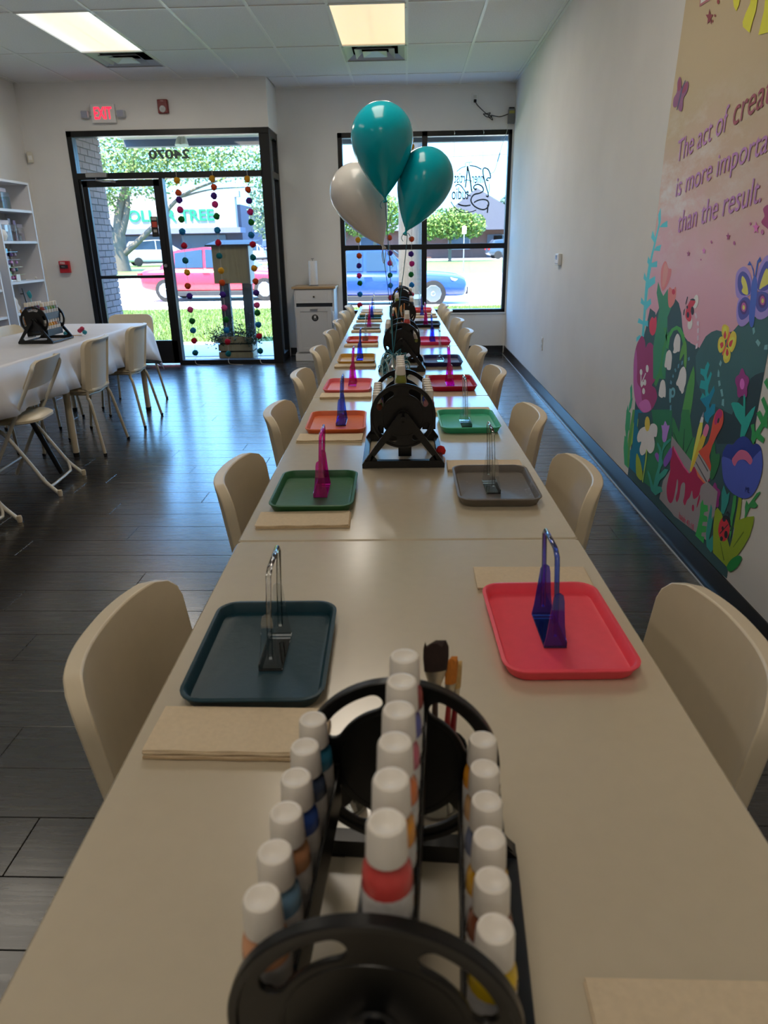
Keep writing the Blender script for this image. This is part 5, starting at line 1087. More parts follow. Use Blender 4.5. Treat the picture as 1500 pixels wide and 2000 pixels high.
("dot_shape",(135,70,110),0,"3156,1355 3155,1352 3157,1350 3160,1349 3164,1349 3167,1350 3171,1352 3172,1355 3173,1358 3171,1360 3168,1361 3164,1361 3161,1360 3158,1357"),
("dot_shape",(135,70,110),0,"3241,1284 3241,1282 3242,1281 3244,1280 3247,1280 3250,1281 3253,1282 3254,1284 3254,1286 3253,1287 3250,1288 3247,1288 3244,1287 3242,1286"),
("dot_shape",(135,70,110),0,"2935,1350 2935,1347 2936,1345 2939,1343 2943,1343 2947,1345 2951,1347 2953,1350 2953,1354 2952,1356 2949,1358 2945,1358 2940,1356 2937,1354"),
("dot_shape",(135,70,110),0,"2826,1417 2825,1415 2827,1413 2829,1412 2832,1412 2835,1413 2837,1415 2839,1417 2839,1419 2838,1421 2835,1422 2832,1422 2829,1421 2827,1419"),
("dot_shape",(135,70,110),0,"2717,1387 2717,1384 2719,1381 2722,1379 2727,1379 2732,1381 2736,1384 2739,1388 2739,1391 2737,1394 2734,1396 2729,1396 2724,1394 2720,1391"),
("splash_shape",(120,45,85),1,"2708,1472 2750,1464 2730,1439 2748,1420 2705,1402 2673,1398"),
("butterfly_wing_shape",(105,60,95),1,"3792,2067 3814,2048 3806,2009 3840,1988 3837,1957 3806,1945 3771,1947 3750,1925 3712,1915 3702,1936 3708,1966 3674,1982 3662,2009 3680,2028 3713,2025 3746,2006 3759,2041"),
("butterfly_wing_shape",(110,40,70),1,"3789,2060 3802,2042 3793,2010 3759,2012 3766,2039"),
("butterfly_wing_shape",(110,40,70),1,"3684,2024 3721,2016 3733,1989 3689,1992 3672,2007"),
("butterfly_body_shape",(55,50,80),0,"3748,2013 3763,1975 3782,1930 3770,1930 3748,1965 3733,2003 3707,2039 3715,2038"),
("star_shape",(100,28,42),0,"3522,2261 3503,2236 3472,2227 3490,2218 3473,2192 3503,2212 3524,2205 3525,2226 3555,2248 3524,2241"),
("dot_shape",(110,40,45),0,"3443,2216 3443,2214 3444,2213 3447,2212 3450,2213 3453,2215 3456,2217 3458,2220 3458,2222 3457,2224 3454,2224 3451,2224 3448,2222 3445,2219"),
("dot_shape",(110,40,45),0,"3464,2203 3463,2200 3464,2198 3466,2198 3469,2198 3472,2200 3474,2203 3476,2206 3476,2208 3476,2210 3474,2211 3471,2210 3468,2208 3465,2206"),
("dot_shape",(110,40,45),0,"3421,2258 3421,2254 3423,2252 3428,2252 3434,2253 3440,2257 3445,2261 3447,2265 3448,2269 3445,2271 3440,2271 3435,2270 3429,2267 3424,2262"),
("corner_shape",(130,80,85),0,"3646,2328 3644,2299 3528,2292 3526,2296"),
("corner_shape",(205,200,200),0,"3636,2326 3635,2308 3576,2305 3577,2310"),
("sun_ray_shape",(190,160,30),0,"3288,2238 3264,2200 3234,2177 3218,2193 3214,2218"),
("sun_ray_shape",(190,160,30),0,"3118,2192 3115,2171 3142,2149 3160,2125 3151,2107 3082,2071 3072,2103 3057,2132 3056,2175"),
("sun_ray_shape",(190,160,30),0,"2992,2158 2988,2115 3004,2046 2927,2036 2952,2147")
]
# ================================================================ MURAL (painted on the right wall)
def paint(c, k=2.55): return tuple(min(.92, v*k) for v in lin(c))
mu = thing('mural', 'colourful flower garden mural with purple quotation on right wall', 'mural', (XR, 0, 0))
m_bg = bpy.data.materials.new('mural_sky'); m_bg.use_nodes = True
def mural_bg(m):
    t = m.node_tree; b = t.nodes['Principled BSDF']; b.inputs['Roughness'].default_value = .6
    tc = N(t, 'ShaderNodeTexCoord'); sx = N(t, 'ShaderNodeSeparateXYZ'); t.links.new(tc.outputs['Object'], sx.inputs[0])
    nz = N(t, 'ShaderNodeTexNoise'); nz.inputs['Scale'].default_value = 2.2; nz.inputs['Detail'].default_value = 6; t.links.new(tc.outputs['Object'], nz.inputs['Vector'])
    ad = N(t, 'ShaderNodeMath', operation='MULTIPLY_ADD'); ad.inputs[1].default_value = .5; t.links.new(nz.outputs[0], ad.inputs[0]); t.links.new(sx.outputs['Z'], ad.inputs[2])
    mr = N(t, 'ShaderNodeMapRange'); mr.inputs[1].default_value = 1.1; mr.inputs[2].default_value = 2.5; t.links.new(ad.outputs[0], mr.inputs[0])
    r = ramp(t, [(0, paint((158, 118, 132))), (.3, paint((160, 126, 138))), (.5, paint((150, 128, 118))), (.75, paint((140, 126, 100))), (1, paint((140, 126, 98)))]); t.links.new(mr.outputs[0], r.inputs[0])
    n2 = N(t, 'ShaderNodeTexNoise'); n2.inputs['Scale'].default_value = 3.6; n2.inputs['Detail'].default_value = 7; n2.inputs['Roughness'].default_value = .7
    mp = N(t, 'ShaderNodeMapping'); mp.inputs['Rotation'].default_value = (.5, 0, 0); mp.inputs['Scale'].default_value = (1, .6, 1.7); t.links.new(tc.outputs['Object'], mp.inputs[0]); t.links.new(mp.outputs[0], n2.inputs['Vector'])
    c2 = ramp(t, [(.47, (0, 0, 0)), (.66, (.75,)*3)]); t.links.new(n2.outputs[0], c2.inputs[0])
    # cloud band across the middle of the painted sky, stronger towards its left side
    z1 = N(t, 'ShaderNodeMapRange'); z1.inputs[1].default_value = 1.15; z1.inputs[2].default_value = 1.5; t.links.new(sx.outputs['Z'], z1.inputs[0])
    z2 = N(t, 'ShaderNodeMapRange'); z2.inputs[1].default_value = 2.0; z2.inputs[2].default_value = 1.7; t.links.new(sx.outputs['Z'], z2.inputs[0])
    y1 = N(t, 'ShaderNodeMapRange'); y1.inputs[1].default_value = 2.7; y1.inputs[2].default_value = 3.6; y1.inputs[3].default_value = .25; t.links.new(sx.outputs['Y'], y1.inputs[0])
    m1 = N(t, 'ShaderNodeMath', operation='MULTIPLY'); t.links.new(z1.outputs[0], m1.inputs[0]); t.links.new(z2.outputs[0], m1.inputs[1])
    m2 = N(t, 'ShaderNodeMath', operation='MULTIPLY'); t.links.new(m1.outputs[0], m2.inputs[0]); t.links.new(y1.outputs[0], m2.inputs[1])
    m3 = N(t, 'ShaderNodeMath', operation='MULTIPLY'); t.links.new(m2.outputs[0], m3.inputs[0]); t.links.new(c2.outputs[0], m3.inputs[1])
    mx = N(t, 'ShaderNodeMix', data_type='RGBA'); t.links.new(m3.outputs[0], mx.inputs[0]); t.links.new(r.outputs[0], mx.inputs[6]); mx.inputs[7].default_value = (*paint((176, 166, 184)), 1)
    t.links.new(mx.outputs[2], b.inputs['Base Color'])
mural_bg(m_bg)
def flat(name, yz, x, m, parent):
    me = bpy.data.meshes.new(name); me.from_pydata([(x, y, z) for y, z in yz], [], [tuple(range(len(yz)))]); me.materials.append(m)
    bm = bmesh.new(); bm.from_mesh(me); bmesh.ops.triangulate(bm, faces=bm.faces); bmesh.ops.recalc_face_normals(bm, faces=bm.faces)
    for f in bm.faces:
        if f.normal.x > 0: f.normal_flip()
    bm.to_mesh(me); bm.free(); return link(name, me, parent)
flat('painted_sky', [(3.83, 2.98), (3.835, 2.375), (3.892, 1.8), (3.895, 1.45), (3.90, 1.15), (3.87, .95), (3.85, .5), (3.2, .4), (2.55, .6), (2.54, 1.08), (2.2, 1.15), (1.7, 1.3), (1.5, 1.8), (1.5, 2.98)], -.0006, m_bg, mu)
def catmull(pts, k=3):
    return [(p.x, p.y) for p in smooth_path([(a, b, 0) for a, b in pts], k, True)]
for i, (nm, c, sm, ps) in enumerate(MURAL):
    pts = [tuple(float(v)/1000 for v in q.split(',')) for q in ps.split()]
    if sm: pts = catmull(pts)
    flat(nm, pts, -.0009-.000012*i, mat('mural_%d_%d_%d' % c, paint(c), .6, noise=.05, scale=6, raw=True), mu)
m_q1, m_q2 = mat('quote_plum', paint((112, 52, 66)), .6, raw=True), mat('quote_lilac', paint((134, 92, 140)), .6, raw=True)
def quote(s, y0, z0, y1, z1, size, m, w=None):
    d = Vector((0, y1-y0, z1-z0)); L = d.length; d.normalize(); u = Vector((0, d.z*.25, 1)).normalized()
    M = Matrix(((0, 0, -1, -.0036), (d.y, u.y, 0, y0), (d.z, u.z, 0, z0), (0, 0, 0, 1)))
    o = text('painted_letter', s, size, m, M, mu, 0, 0, width=w or L)
    if size < .06: return
    bm = bmesh.new(); bm.from_mesh(o.data); bm.verts.ensure_lookup_table(); seen = set()
    for v0 in bm.verts:                         # one object for each letter
        if v0.index in seen: continue
        st, comp = [v0], []
        while st:
            v = st.pop()
            if v.index in seen: continue
            seen.add(v.index); comp.append(v); st += [e.other_vert(v) for e in v.link_edges if e.other_vert(v).index not in seen]
        ix = {v.index: i for i, v in enumerate(comp)}; fs = {f for v in comp for f in v.link_faces}
        me = bpy.data.meshes.new('painted_letter'); me.from_pydata([tuple(v.co) for v in comp], [], [[ix[v.index] for v in f.verts] for f in fs]); me.materials.append(m); link('painted_letter', me, mu)
    bm.free(); bpy.data.objects.remove(o)
quote('The act of', 3.70, 1.70, 3.17, 1.765, .135, m_q2); quote('creating', 3.12, 1.772, 2.66, 1.828, .145, m_q1)
quote('is more important', 3.655, 1.552, 2.68, 1.662, .125, m_q2)
quote('than the result.', 3.575, 1.393, 2.778, 1.488, .135, m_q2)
quote('Isaiah 41:10', 3.092, .158, 2.915, .164, .042, mat('quote_red', paint((150, 40, 70)), .6, raw=True))
quote('ML', 2.525, .483, 2.49, .489, .03, mat('signature_blue', paint((24, 30, 80)), .6, raw=True))

# ================================================================ OUTSIDE
m_conc = mat('concrete_walk', (196, 194, 188), .8, noise=.08, scale=6, bump=.1)
struct(MB().bb(-30, 30, YD+.16, 11.15, -.14, -.03).build('ground_sidewalk', m_conc))
m_grass = mat('lawn_green', (81, 104, 41), .9, noise=.35, scale=5, bump=.4)
struct(MB().bb(-60, 60, 11.15, 17.4, -.2, -.045).build('ground_lawn_near', m_grass))
m_curb = mat('curb_concrete', (206, 203, 198), .8, noise=.06)
struct(MB().bb(-60, 60, 17.4, 17.62, -.2, -.02).bb(-60, 60, 34.2, 34.5, -.2, .0).build('ground_curb', m_curb))
road = struct(MB().bb(-90, 90, 17.62, 34.2, -.3, -.15).build('ground_road', mat('bright_road', (218, 212, 206), .85, noise=.06, scale=2)))
for y in (21.6, 25.8, 30): MB().bb(-60, 60, y-.03, y+.03, -.15, -.147).build('road_joint', mat('joint_dark', (130, 126, 122), .9), road)
struct(MB().bb(-90, 90, 34.5, 62, -.3, -.03).build('ground_lawn_far', m_grass))
struct(MB().bb(-120, 120, 62, 66, -.3, -.02).build('ground_walk_far', m_conc))
struct(MB().bb(-160, 160, 66, 260, -.3, -.03).build('ground_parking_lot', mat('asphalt', (82, 80, 86), .9, noise=.06, scale=.5)))
# grass blades on the near lawn
def blades(name, x0, x1, y0, y1, n, h):
    vs = []; fs = []
    for i in range(n):
        x, y = R.uniform(x0, x1), R.uniform(y0, y1); a = R.random()*PI; w = .008; hh = h*R.uniform(.5, 1.2); dx, dy = math.cos(a)*w, math.sin(a)*w; l = R.uniform(-.03, .03)
        k = len(vs); vs += [(x-dx, y-dy, -.05), (x+dx, y+dy, -.05), (x+l, y+l*.5, -.045+hh)]; fs.append((k, k+1, k+2))
    o = MB().add(vs, fs).build(name, mat('grass_blade', (94, 117, 46), .8, noise=.3, scale=3)); return tag(o, 'short green lawn grass outside the door glass', 'grass', kind='stuff')
blades('lawn_grass', -7, 3.2, 11.2, 17.3, 26000, .06)

# porch: brick pier, soffit, fascia, flood light
m_brick = mat('painted_brick', (146, 126, 128), .8, noise=.08, scale=14, bump=.3, rand=.07)
PX1, PY1 = -3.80, 9.66
pier = struct(MB().bb(PX1-.55, PX1-.012, YD+.16, PY1-.012, -.1, 2.78).build('wall_pier', mat('painted_mortar', (102, 97, 97), .9)))
bl, bh = .203, .0755
brick_me = {}
def brick(x0, x1, y0, y1, z):
    k = (round(x1-x0, 3), round(y1-y0, 3))
    if k not in brick_me:
        a, b = (x1-x0)/2, (y1-y0)/2; o = MB().bb(-a, a, -b, b, 0, bh-.009).build('brick', m_brick, pier, bevel=.0025, seg=1); brick_me[k] = o.data
    else: o = inst('brick', brick_me[k], pier); mdf = o.modifiers.new('bevel', 'BEVEL'); mdf.width = .0025; mdf.segments = 1
    o.location = ((x0+x1)/2+R.uniform(-.0012, .0012), (y0+y1)/2, z)
z = -.02; row = 0
while z < 2.74:
    y = PY1; first = True
    while y > YD+.17:
        l = (.098 if (row % 2 and first) else bl-.009); first = False
        y0 = max(y-l, YD+.165)
        if y-y0 > .02: brick(PX1-.1, PX1, y0, y, z)
        y -= l+.009
    z += bh; row += 1
struct(MB().bb(-3.78, XS-.1, YD+.16, 10.5, 2.71, 2.78).bb(XS-.1, 6, YW+.16, 9.95, 2.70, 2.78).build('trim_3', mat('soffit_cream', (146, 141, 133), .7)))
struct(MB().bb(-3.78, XS-.1, 10.45, 10.6, 2.625, 2.95).bb(XS-.1, 6, 9.9, 10.0, 2.545, 2.95).build('trim_4', mat('fascia_grey', (90, 95, 106), .7)))
fl = thing('porch_flood_light', 'white twin porch flood light under the soffit outside', 'flood light', (-2.72, 9.5, 2.71))
MB().lathe([(.05, -.03), (.055, 0)], 16).build('mount', M_WHITE, fl, smooth=40)
MB().tube([(0, 0, -.02), (.01, 0, -.09)], .014, 8).build('neck', M_WHITE, fl, smooth=50)
for sx in (-1, 1):
    MB().tube([(sx*.015, 0, -.10), (sx*.03, -.01, -.13), (sx*.035, -.03, -.2)], [.02, .034, .05], 12).build('lamp_head', M_WHITE, fl, smooth=50)

# little library box over a planter
lb = thing('library_box', 'wooden book box with grey roof on dark posts outside', 'book box', (-2.27, 9.70, -.03))
m_ply = mat('plywood', (170, 158, 128), .7, noise=.14, scale=4, stretch=(8, 8, .6))
MB().bb(-.235, .235, -.14, .14, .94, 1.40).build('box', m_ply, lb, bevel=.004)
MB().bb(.215, .24, -.145, .145, .93, 1.41).build('side_board', mat('pale_board', (154, 150, 139), .7), lb)
MB().loft([[(-.30, -.20, 1.395), (.28, -.20, 1.395), (.34, .2, 1.45), (-.24, .2, 1.45)], [(-.30, -.20, 1.415), (.28, -.20, 1.415), (.34, .2, 1.47), (-.24, .2, 1.47)]]).build('roof', mat('slate_roof', (65, 73, 87), .6), lb)
m_post = mat('dark_post', (48, 54, 68), .6)
for x in (-.14, .16): MB().bb(x-.062, x+.062, -.03, .05, 0, .94).build('post', m_post, lb)
pl = thing('wood_planter', 'pale slatted wooden planter under the book box', 'planter', (-2.24, 9.45, -.03))
for k in range(3): MB().bb(-.225, .225, -.16, -.143, .015+.1*k, .095+.1*k).build('slat', m_ply, pl, bevel=.003); MB().bb(.208, .225, -.143, .10, .015+.1*k, .095+.1*k).build('slat', m_ply, pl, bevel=.003); MB().bb(-.225, -.208, -.143, .10, .015+.1*k, .095+.1*k).build('slat', m_ply, pl, bevel=.003)
MB().bb(-.205, .205, -.14, .10, 0, .26).build('soil_box', mat('soil', (50, 44, 40), .9), pl)
m_leafp = mat('planter_leaf', (48, 75, 57), .7, noise=.3, scale=20)
def leaf_cloud(name, m, parent, n, fn, size, kind=True):
    vs = []; fs = []
    for i in range(n):
        p = Vector(fn()); q = Vector((R.gauss(0, 1), R.gauss(0, 1), R.gauss(0, .7))).normalized(); w = q.cross(Vector((R.gauss(0, 1), R.gauss(0, 1), R.gauss(0, 1)))).normalized(); s = size*R.uniform(.6, 1.3); k = len(vs)
        vs += [p-q*s, p+w*s*.5+q*s*.1, p+q*s, p-w*s*.5+q*s*.1]; fs.append((k, k+1, k+2, k+3))
    me = bpy.data.meshes.new(name); me.from_pydata([tuple(v) for v in vs], [], fs); me.materials.append(m); o = link(name, me, parent)
    if kind: o['kind'] = 'stuff'
    return o
bush = thing('planter_bush', 'trailing green plants filling the wooden planter outside', 'plant', (-2.24, 9.42, .22))
leaf_cloud('foliage', m_leafp, bush, 1500, lambda: (R.gauss(0, .14), R.gauss(-.04, .06), abs(R.gauss(0, .10))-.05), .016)
leaf_cloud('trailing_foliage', m_leafp, bush, 700, lambda: (R.choice((-.22, .22))+R.gauss(0, .05), -.12+R.gauss(0, .05), R.gauss(.03, .05)), .016)
st = MB()
for k in range(14): a = R.uniform(-.18, .18); st.tube([(a, -.02, -.05), (a*1.2, -.03, .08), (a*1.4, -.05, .2)], .003, 4)
st.build('stem_bunch', mat('stem_green', (80, 100, 60), .7), bush)

# utility pole, sign post, wires
up = thing('utility_pole', 'weathered wooden utility pole outside the big window', 'utility pole', (.06, 12.5, -.06))
MB().lathe([(.205, 0), (.195, 3), (.17, 8)], 20).build('shaft', mat('weathered_wood', (84, 78, 72), .85, noise=.35, scale=5, stretch=(14, 14, .5), bump=.5), up, smooth=60)
MB().lathe([(.206, 0.55), (.206, .62)], 20).build('metal_band', m_alu, up, smooth=40)
sp = thing('street_sign', 'white street sign on a thin post across the road', 'street sign', (2.86, 38, -.03))
MB().tube([(0, 0, 0), (0, 0, 2.15)], .025, 6).build('post', m_alu, sp); MB().bb(-.1, .1, -.05, -.02, 1.78, 2.14).build('plate', M_WHITE, sp)
for k, (z0, z1) in enumerate(((9.3, 10.6), (8.7, 9.6), (8.2, 8.9), (6.1, 6.6))):
    o = MB().tube(smooth_path([(-.6, 40, z0-.7), (8, 40, z0-.5), (20, 40, z1-.3), (45, 40, z1+.6)], 6), .025, 5).build('power_line', mat('wire_dark', (110, 125, 130), .6)); tag(o, f'thin power line {ORD[k]} from top in the sky', 'power line', 'power lines over the road')

# ---- cars
m_tire = mat('tire', (17, 17, 19), .8); m_rim = mat('rim_silver', (137, 139, 142), .3, metal=.8); m_cg = mat('car_glass', (31, 48, 66), .08, spec=.8)
def car(label, col, loc, rz, L=4.5, Wd=1.78, Ht=1.42, suv=False, far=False):
    c = thing('car', label, 'car', loc, rz)
    m = mat('car_%d_%d_%d' % col, col, .25, coat=.6)
    # stations along x (front at +): x, belt height, hood/roof height flag
    hw = Wd/2; b = Ht*.62
    S = [(-L/2, .42, .78, .86), (-L/2+.12, .30, b*.98, .94), (-L/2+.55, .24, b*1.02, .99), (-.5, .22, b, 1), (.35, .22, b*.98, 1), (L/2-1.25, .23, b*.95, .99), (L/2-.45, .22, b*.90, .97), (L/2-.12, .22, b*.82, .93), (L/2, .28, b*.70, .86)]
    loops = []
    for x, z0, z1, w in S:
        W = hw*w; loops.append([(x, -W*.93, z0), (x, -W, z0+.12), (x, -W, z0+(z1-z0)*.65), (x, -W*.93, z1-.02), (x, -W*.6, z1+.02), (x, W*.6, z1+.02), (x, W*.93, z1-.02), (x, W, z0+(z1-z0)*.65), (x, W, z0+.12), (x, W*.93, z0)])
    o = MB().loft(loops).build('body', m, c, smooth=40); sb = o.modifiers.new('s', 'SUBSURF'); sb.levels = 1; sb.render_levels = 2
    rb_ = -L/2+(.22 if suv else .75)
    cab = [(rb_-.10, b-.03, .86), (rb_+.30, Ht*.94, .76), (-.35, Ht, .74), (.25, Ht*.985, .74), (L/2-1.75, Ht*.80, .80), (L/2-1.15, b-.05, .88)]
    lo = [[(x, -hw*w, b-.04), (x, -hw*w*(.98 if z < b+.05 else .93), (b+z)/2-.02), (x, -hw*w*.84, z-.01), (x, hw*w*.84, z-.01), (x, hw*w*(.98 if z < b+.05 else .93), (b+z)/2-.02), (x, hw*w, b-.04)] for x, z, w in cab]
    MB().loft(lo).build('roof_shell', m, c, smooth=50)
    g = MB()
    for sy in (-1, 1):
        for (i, j) in ((1, 2), (2, 3), (3, 4)):
            (xa, za, wa), (xb, zb, wb) = cab[i], cab[j]; e = 1.012
            xa += .05; xb -= .04
            g.add([(xa, sy*hw*wa*1.0*e, b), (xb, sy*hw*wb*1.0*e, b), (xb, sy*hw*wb*.88*e, zb-.07), (xa, sy*hw*wa*.88*e, za-.07)], [(0, 1, 2, 3)])
    (xa, za, wa), (xb, zb, wb) = cab[3], cab[5]
    g.add([(xa+.12, -hw*.62, za-.035), (xa+.12, hw*.62, za-.035), (xb-.06, hw*.74, b+.03), (xb-.06, -hw*.74, b+.03)], [(0, 1, 2, 3)])
    (xa, za, wa), (xb, zb, wb) = cab[1], cab[0]
    g.add([(xa-.06, -hw*.6, za-.06), (xa-.06, hw*.6, za-.06), (xb-.01, hw*.7, b+.02), (xb-.01, -hw*.7, b+.02)], [(0, 1, 2, 3)])
    go = g.build('glazing', m_cg, c); sl = go.modifiers.new('s', 'SOLIDIFY'); sl.thickness = .02; sl.offset = 0
    for x in (-L/2+.82, L/2-.88):
        for sy in (-1, 1):
            w = MB().lathe([(.0, -.10), (.22, -.10), (.31, -.085), (.325, -.04), (.325, .04), (.31, .085), (.22, .10), (0, .10)], 22, caps=False).build('wheel', m_tire, c, smooth=50); w.location = (x, sy*(hw-.09), .325); w.rotation_euler = (PI/2, 0, 0)
            if not far:
                r = MB().lathe([(.21, 0), (.20, .01), (.06, .005), (.04, .02), (0, .02)], 10, caps=False).build('rim', m_rim, w); r.location = (0, 0, -sy*.103); r.rotation_euler = (0 if sy < 0 else PI, 0, 0)
    for sy in (-1, 1):
        MB().loft([[(L/2-.42, sy*hw*.80, b*.74), (L/2-.08, sy*hw*.62, b*.62), (L/2-.10, sy*hw*.62, b*.74), (L/2-.45, sy*hw*.84, b*.82)], [(L/2-.42, sy*hw*.97, b*.74), (L/2-.03, sy*hw*.76, b*.60), (L/2-.05, sy*hw*.78, b*.72), (L/2-.45, sy*hw*.97, b*.80)]]).build('headlight', mat('headlight', (225, 228, 232), .1), c)
        if not far:
            MB().bb(.72, .90, min(sy*(hw+.02), sy*(hw+.16)), max(sy*(hw+.02), sy*(hw+.16)), b+.02, b+.15).build('mirror', m, c, bevel=.03)
            MB().bb(-.35, -.15, min(sy*hw, sy*(hw+.015)), max(sy*hw, sy*(hw+.015)), b-.16, b-.13).build('door_handle', m, c)
        MB().bb(-L/2-.0, -L/2+.14, min(sy*hw*.62, sy*hw*.92), max(sy*hw*.62, sy*hw*.92), b*.72, b*.88).build('tail_light', mat('tail_red', (180, 20, 30), .3), c, bevel=.03)
    MB().bb(-L/2+.9, L/2-.95, -hw*.99, hw*.99, .16, .30).bb(L/2-.12, L/2+.02, -hw*.55, hw*.55, .28, .46).build('sill', mat('car_black', (26, 28, 32), .6), c, bevel=.02)
    return c
car('red hatchback passing on the road beyond the door', (161, 22, 44), (-5.55, 22.2, -.15), 0, 4.6, 1.8, 1.5)
car('blue sedan passing on the road beyond the window', (27, 55, 131), (-.72, 19.3, -.15), 0, 4.5, 1.8, 1.4)
car('silver blue car on the far lane behind the blue sedan', (94, 117, 148), (-3.2, 27.5, -.15), PI, 4.6, 1.8, 1.5)
car('white pickup sized car parked at the store', (176, 179, 183), (-19.3, 58, 0), .5, 5.2, 2.0, 1.9, True, True)
car('white car parked behind the book box', (178, 179, 181), (-13.8, 68, 0), .1, 4.6, 1.8, 1.5, False, True)
car('bright blue truck parked at far right of the store', (31, 62, 148), (-13.0, 75, 0), 1.4, 5.2, 2.0, 2.0, True, True)
car('red car parked far left behind the brick pier', (148, 31, 47), (-29.0, 72, 0), .3, 4.5, 1.8, 1.5, False, True)
car('dark car parked outside the gabled building', (55, 67, 86), (9.0, 64, 0), .1, 4.6, 1.8, 1.6, True, True)

# ---- far buildings
ds = thing('store_building', 'long pale store across the lot with green DOLLAR TREE letters', 'building', (0, 76, 0))
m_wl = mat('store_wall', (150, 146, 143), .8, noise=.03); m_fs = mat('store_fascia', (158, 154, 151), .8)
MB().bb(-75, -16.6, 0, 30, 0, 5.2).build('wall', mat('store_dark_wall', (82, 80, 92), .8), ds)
MB().bb(-75, -16.9, -1.0, 0, 3.05, 5.85).build('fascia', m_fs, ds)
MB().bb(-75, -16.2, -2.6, -.2, 2.55, 3.05).build('canopy', mat('canopy_grey', (102, 106, 121), .8), ds)
MB().bb(-75, -16.5, -.6, 0, 5.85, 6.4).build('parapet', mat('parapet', (125, 124, 133), .8), ds)
for k in range(9): MB().bb(-74+6.4*k, -69.5+6.4*k, -.1, .05, .3, 2.4).build('shop_window', mat('shop_glass', (70, 76, 96), .2), ds)
text('store_letters', 'DOLLAR TREE', 1.45, mat('store_green', (0, 114, 75), .5, emit=(0, .35, .2), estr=.3), Matrix(((1, 0, 0, -28.75), (0, 0, -1, -1.06), (0, 1, 0, 3.75), (0, 0, 0, 1))), ds, .05, .03, width=9.7)
gb = thing('gabled_building', 'brick building with a pale grey gable roof', 'building', (0, 72, 0))
MB().bb(-6, 17, 0, 14, 0, 2.5).build('brick_wall', mat('red_brick_far', (114, 82, 73), .85, noise=.12, scale=3), gb)
MB().loft([[(-7, -1, 2.45), (18, -1, 2.45), (18, 16, 2.45), (-7, 16, 2.45)], [(-3, 6, 3.4), (14, 6, 3.4), (14, 9, 3.4), (-3, 9, 3.4)]]).build('low_roof', mat('grey_shingle', (78, 80, 92), .85, noise=.06, scale=4), gb)
MB().prism([(1.6, 2.4), (12.6, 2.4), (6.3, 5.9)], lambda x, z, y: (x, y, z), -2.2, 12).build('gable_roof', MATS['grey_shingle'], gb)
for k in range(5): w = MB().bb(-4.5+4.2*k, -2.4+4.2*k, -.12, .02, .7, 2.0).build('window', mat('white_frame', (150, 150, 151), .5), gb); MB().bb(-4.4+4.2*k, -2.5+4.2*k, -.15, -.1, .8, 1.9).build('pane', mat('far_glass', (54, 68, 88), .15), w)
MB().bb(7.6, 9.0, -.15, .02, 0, 2.0).build('door', mat('far_door', (60, 64, 80), .4), gb)

# ---- trees
m_bark = mat('bark', (90, 83, 75), .9, noise=.25, scale=4, stretch=(4, 4, 1), bump=.4)
def leafmat(name, col):
    m = mat(name, col, .6, noise=.35, scale=1.2); b = m.node_tree.nodes['Principled BSDF']; b.inputs['Subsurface Weight'].default_value = 0
    return m
def tree(label, loc, trunk, blobs, n, size, col, cat='tree', grp='trees across the road'):
    t = thing('tree', label, cat, loc, 0, grp); m = MB()
    for pts, rs in trunk: m.tube(smooth_path(pts, 5), [rs[0]+(rs[1]-rs[0])*i/(5*(len(pts)-1)) for i in range(5*(len(pts)-1)+1)], 10)
    m.build('trunk', m_bark, t, smooth=60)
    tot = sum(b[3]*b[4]*b[5] for b in blobs)
    def pick():
        r = R.random()*tot
        for b in blobs:
            r -= b[3]*b[4]*b[5]
            if r <= 0: break
        d = Vector((R.gauss(0, 1), R.gauss(0, 1), R.gauss(0, 1))).normalized()*R.random()**.4
        return (b[0]+d.x*b[3], b[1]+d.y*b[4], b[2]+d.z*b[5])
    leaf_cloud('foliage', leafmat('leaf_%d_%d_%d' % col, col), t, n, pick, size)
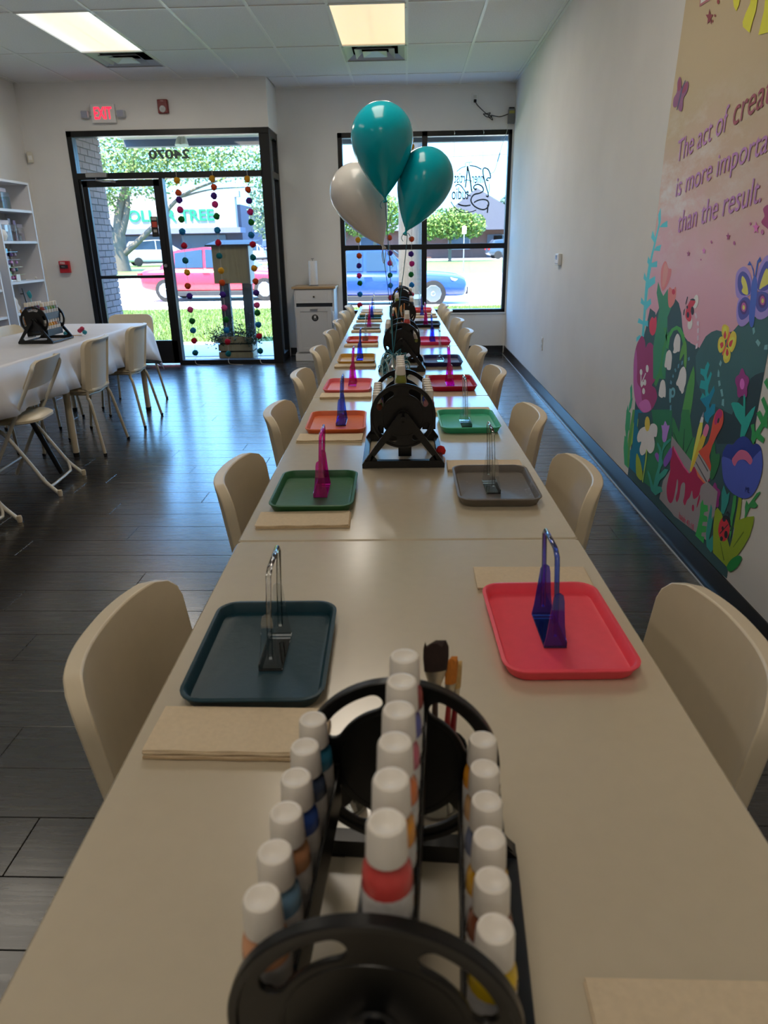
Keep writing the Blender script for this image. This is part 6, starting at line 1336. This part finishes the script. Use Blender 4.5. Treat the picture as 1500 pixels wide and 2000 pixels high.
tree('big spreading tree with many limbs outside the door', (-17.75, 46, -.05),
     [([(0, 0, 0), (-.05, 0, 1), (.0, 0, 2.3)], (.52, .42)), ([(0, 0, 1.4), (-1.0, 0, 2.5), (-2.0, .2, 4.2)], (.28, .10)), ([(-.1, 0, 1.8), (-.7, 0, 3.2), (-1.0, .3, 5.4)], (.26, .08)), ([(0, 0, 2.0), (.3, .1, 3.6), (1.2, .2, 5.6), (1.8, .2, 7)], (.34, .07)), ([(.1, 0, 1.9), (.75, 0, 3.4), (.9, .3, 5)], (.24, .1)), ([(0, 0, .9), (1.1, -.2, 1.6), (2.6, -.2, 2.8), (4.3, 0, 4.3), (7, 0, 5.2)], (.22, .05)), ([(4.2, 0, 4.2), (6, .2, 4.6), (8.6, .3, 4.7)], (.06, .03))],
     [(-2.2, 0, 5.3, 2.6, 2.5, 1.7), (.4, 0, 6.0, 3.2, 3, 2.0), (3.6, 0, 6.4, 3.4, 3, 1.7), (6.8, 0, 6.3, 3.0, 2.5, 1.4), (9.2, 0, 5.5, 1.6, 1.5, 1.1), (-.6, 0, 3.9, 1.7, 1.5, .7), (2.6, 0, 4.5, 1.2, 1, .6)], 9000, .13, (99, 121, 63))
tree('pale green tree beside the right end of the store', (-11.6, 66, 0), [([(0, 0, 0), (0, 0, 3)], (.3, .2))], [(0, 0, 4.2, 2.2, 2, 2.6), (1.6, 0, 3.4, 1.6, 1.5, 1.8)], 4500, .17, (102, 125, 102))
tree('round bright green tree before the gabled building', (3.3, 58, 0), [([(0, 0, 0), (0, 0, 2)], (.14, .1)), ([(0, 0, 1.5), (-.8, 0, 2.4)], (.08, .04)), ([(0, 0, 1.5), (.8, 0, 2.5)], (.08, .04))], [(0, 0, 2.7, 1.9, 1.6, 1.15), (-1.6, 0, 2.4, 1.3, 1.2, .9), (1.6, 0, 2.5, 1.2, 1.2, .9)], 6000, .12, (102, 129, 57))
tree('thin young tree seen left of the balloons', (-5.2, 60, 0), [([(0, 0, 0), (.1, 0, 2)], (.12, .08)), ([(0, 0, 1.2), (-.9, 0, 2.6)], (.06, .03)), ([(0, 0, 1.2), (1.1, 0, 2.6)], (.06, .03))], [(-.5, 0, 3.0, 1.6, 1.3, 1.0), (1.6, 0, 2.9, 1.5, 1.3, 1.1)], 4500, .12, (106, 129, 65))
tree('small distant tree at the right edge of the window', (14.5, 110, 0), [([(0, 0, 0), (0, 0, 5)], (.2, .1))], [(0, 0, 6.3, 1.3, 1.2, 1.2)], 900, .2, (75, 102, 88))
tree('tree crown glimpsed between the balloons and pole', (-2.2, 52, 0), [([(0, 0, 0), (0, 0, 2)], (.15, .1))], [(.4, 0, 3.2, 1.5, 1.2, 1.4)], 3500, .12, (106, 133, 54))
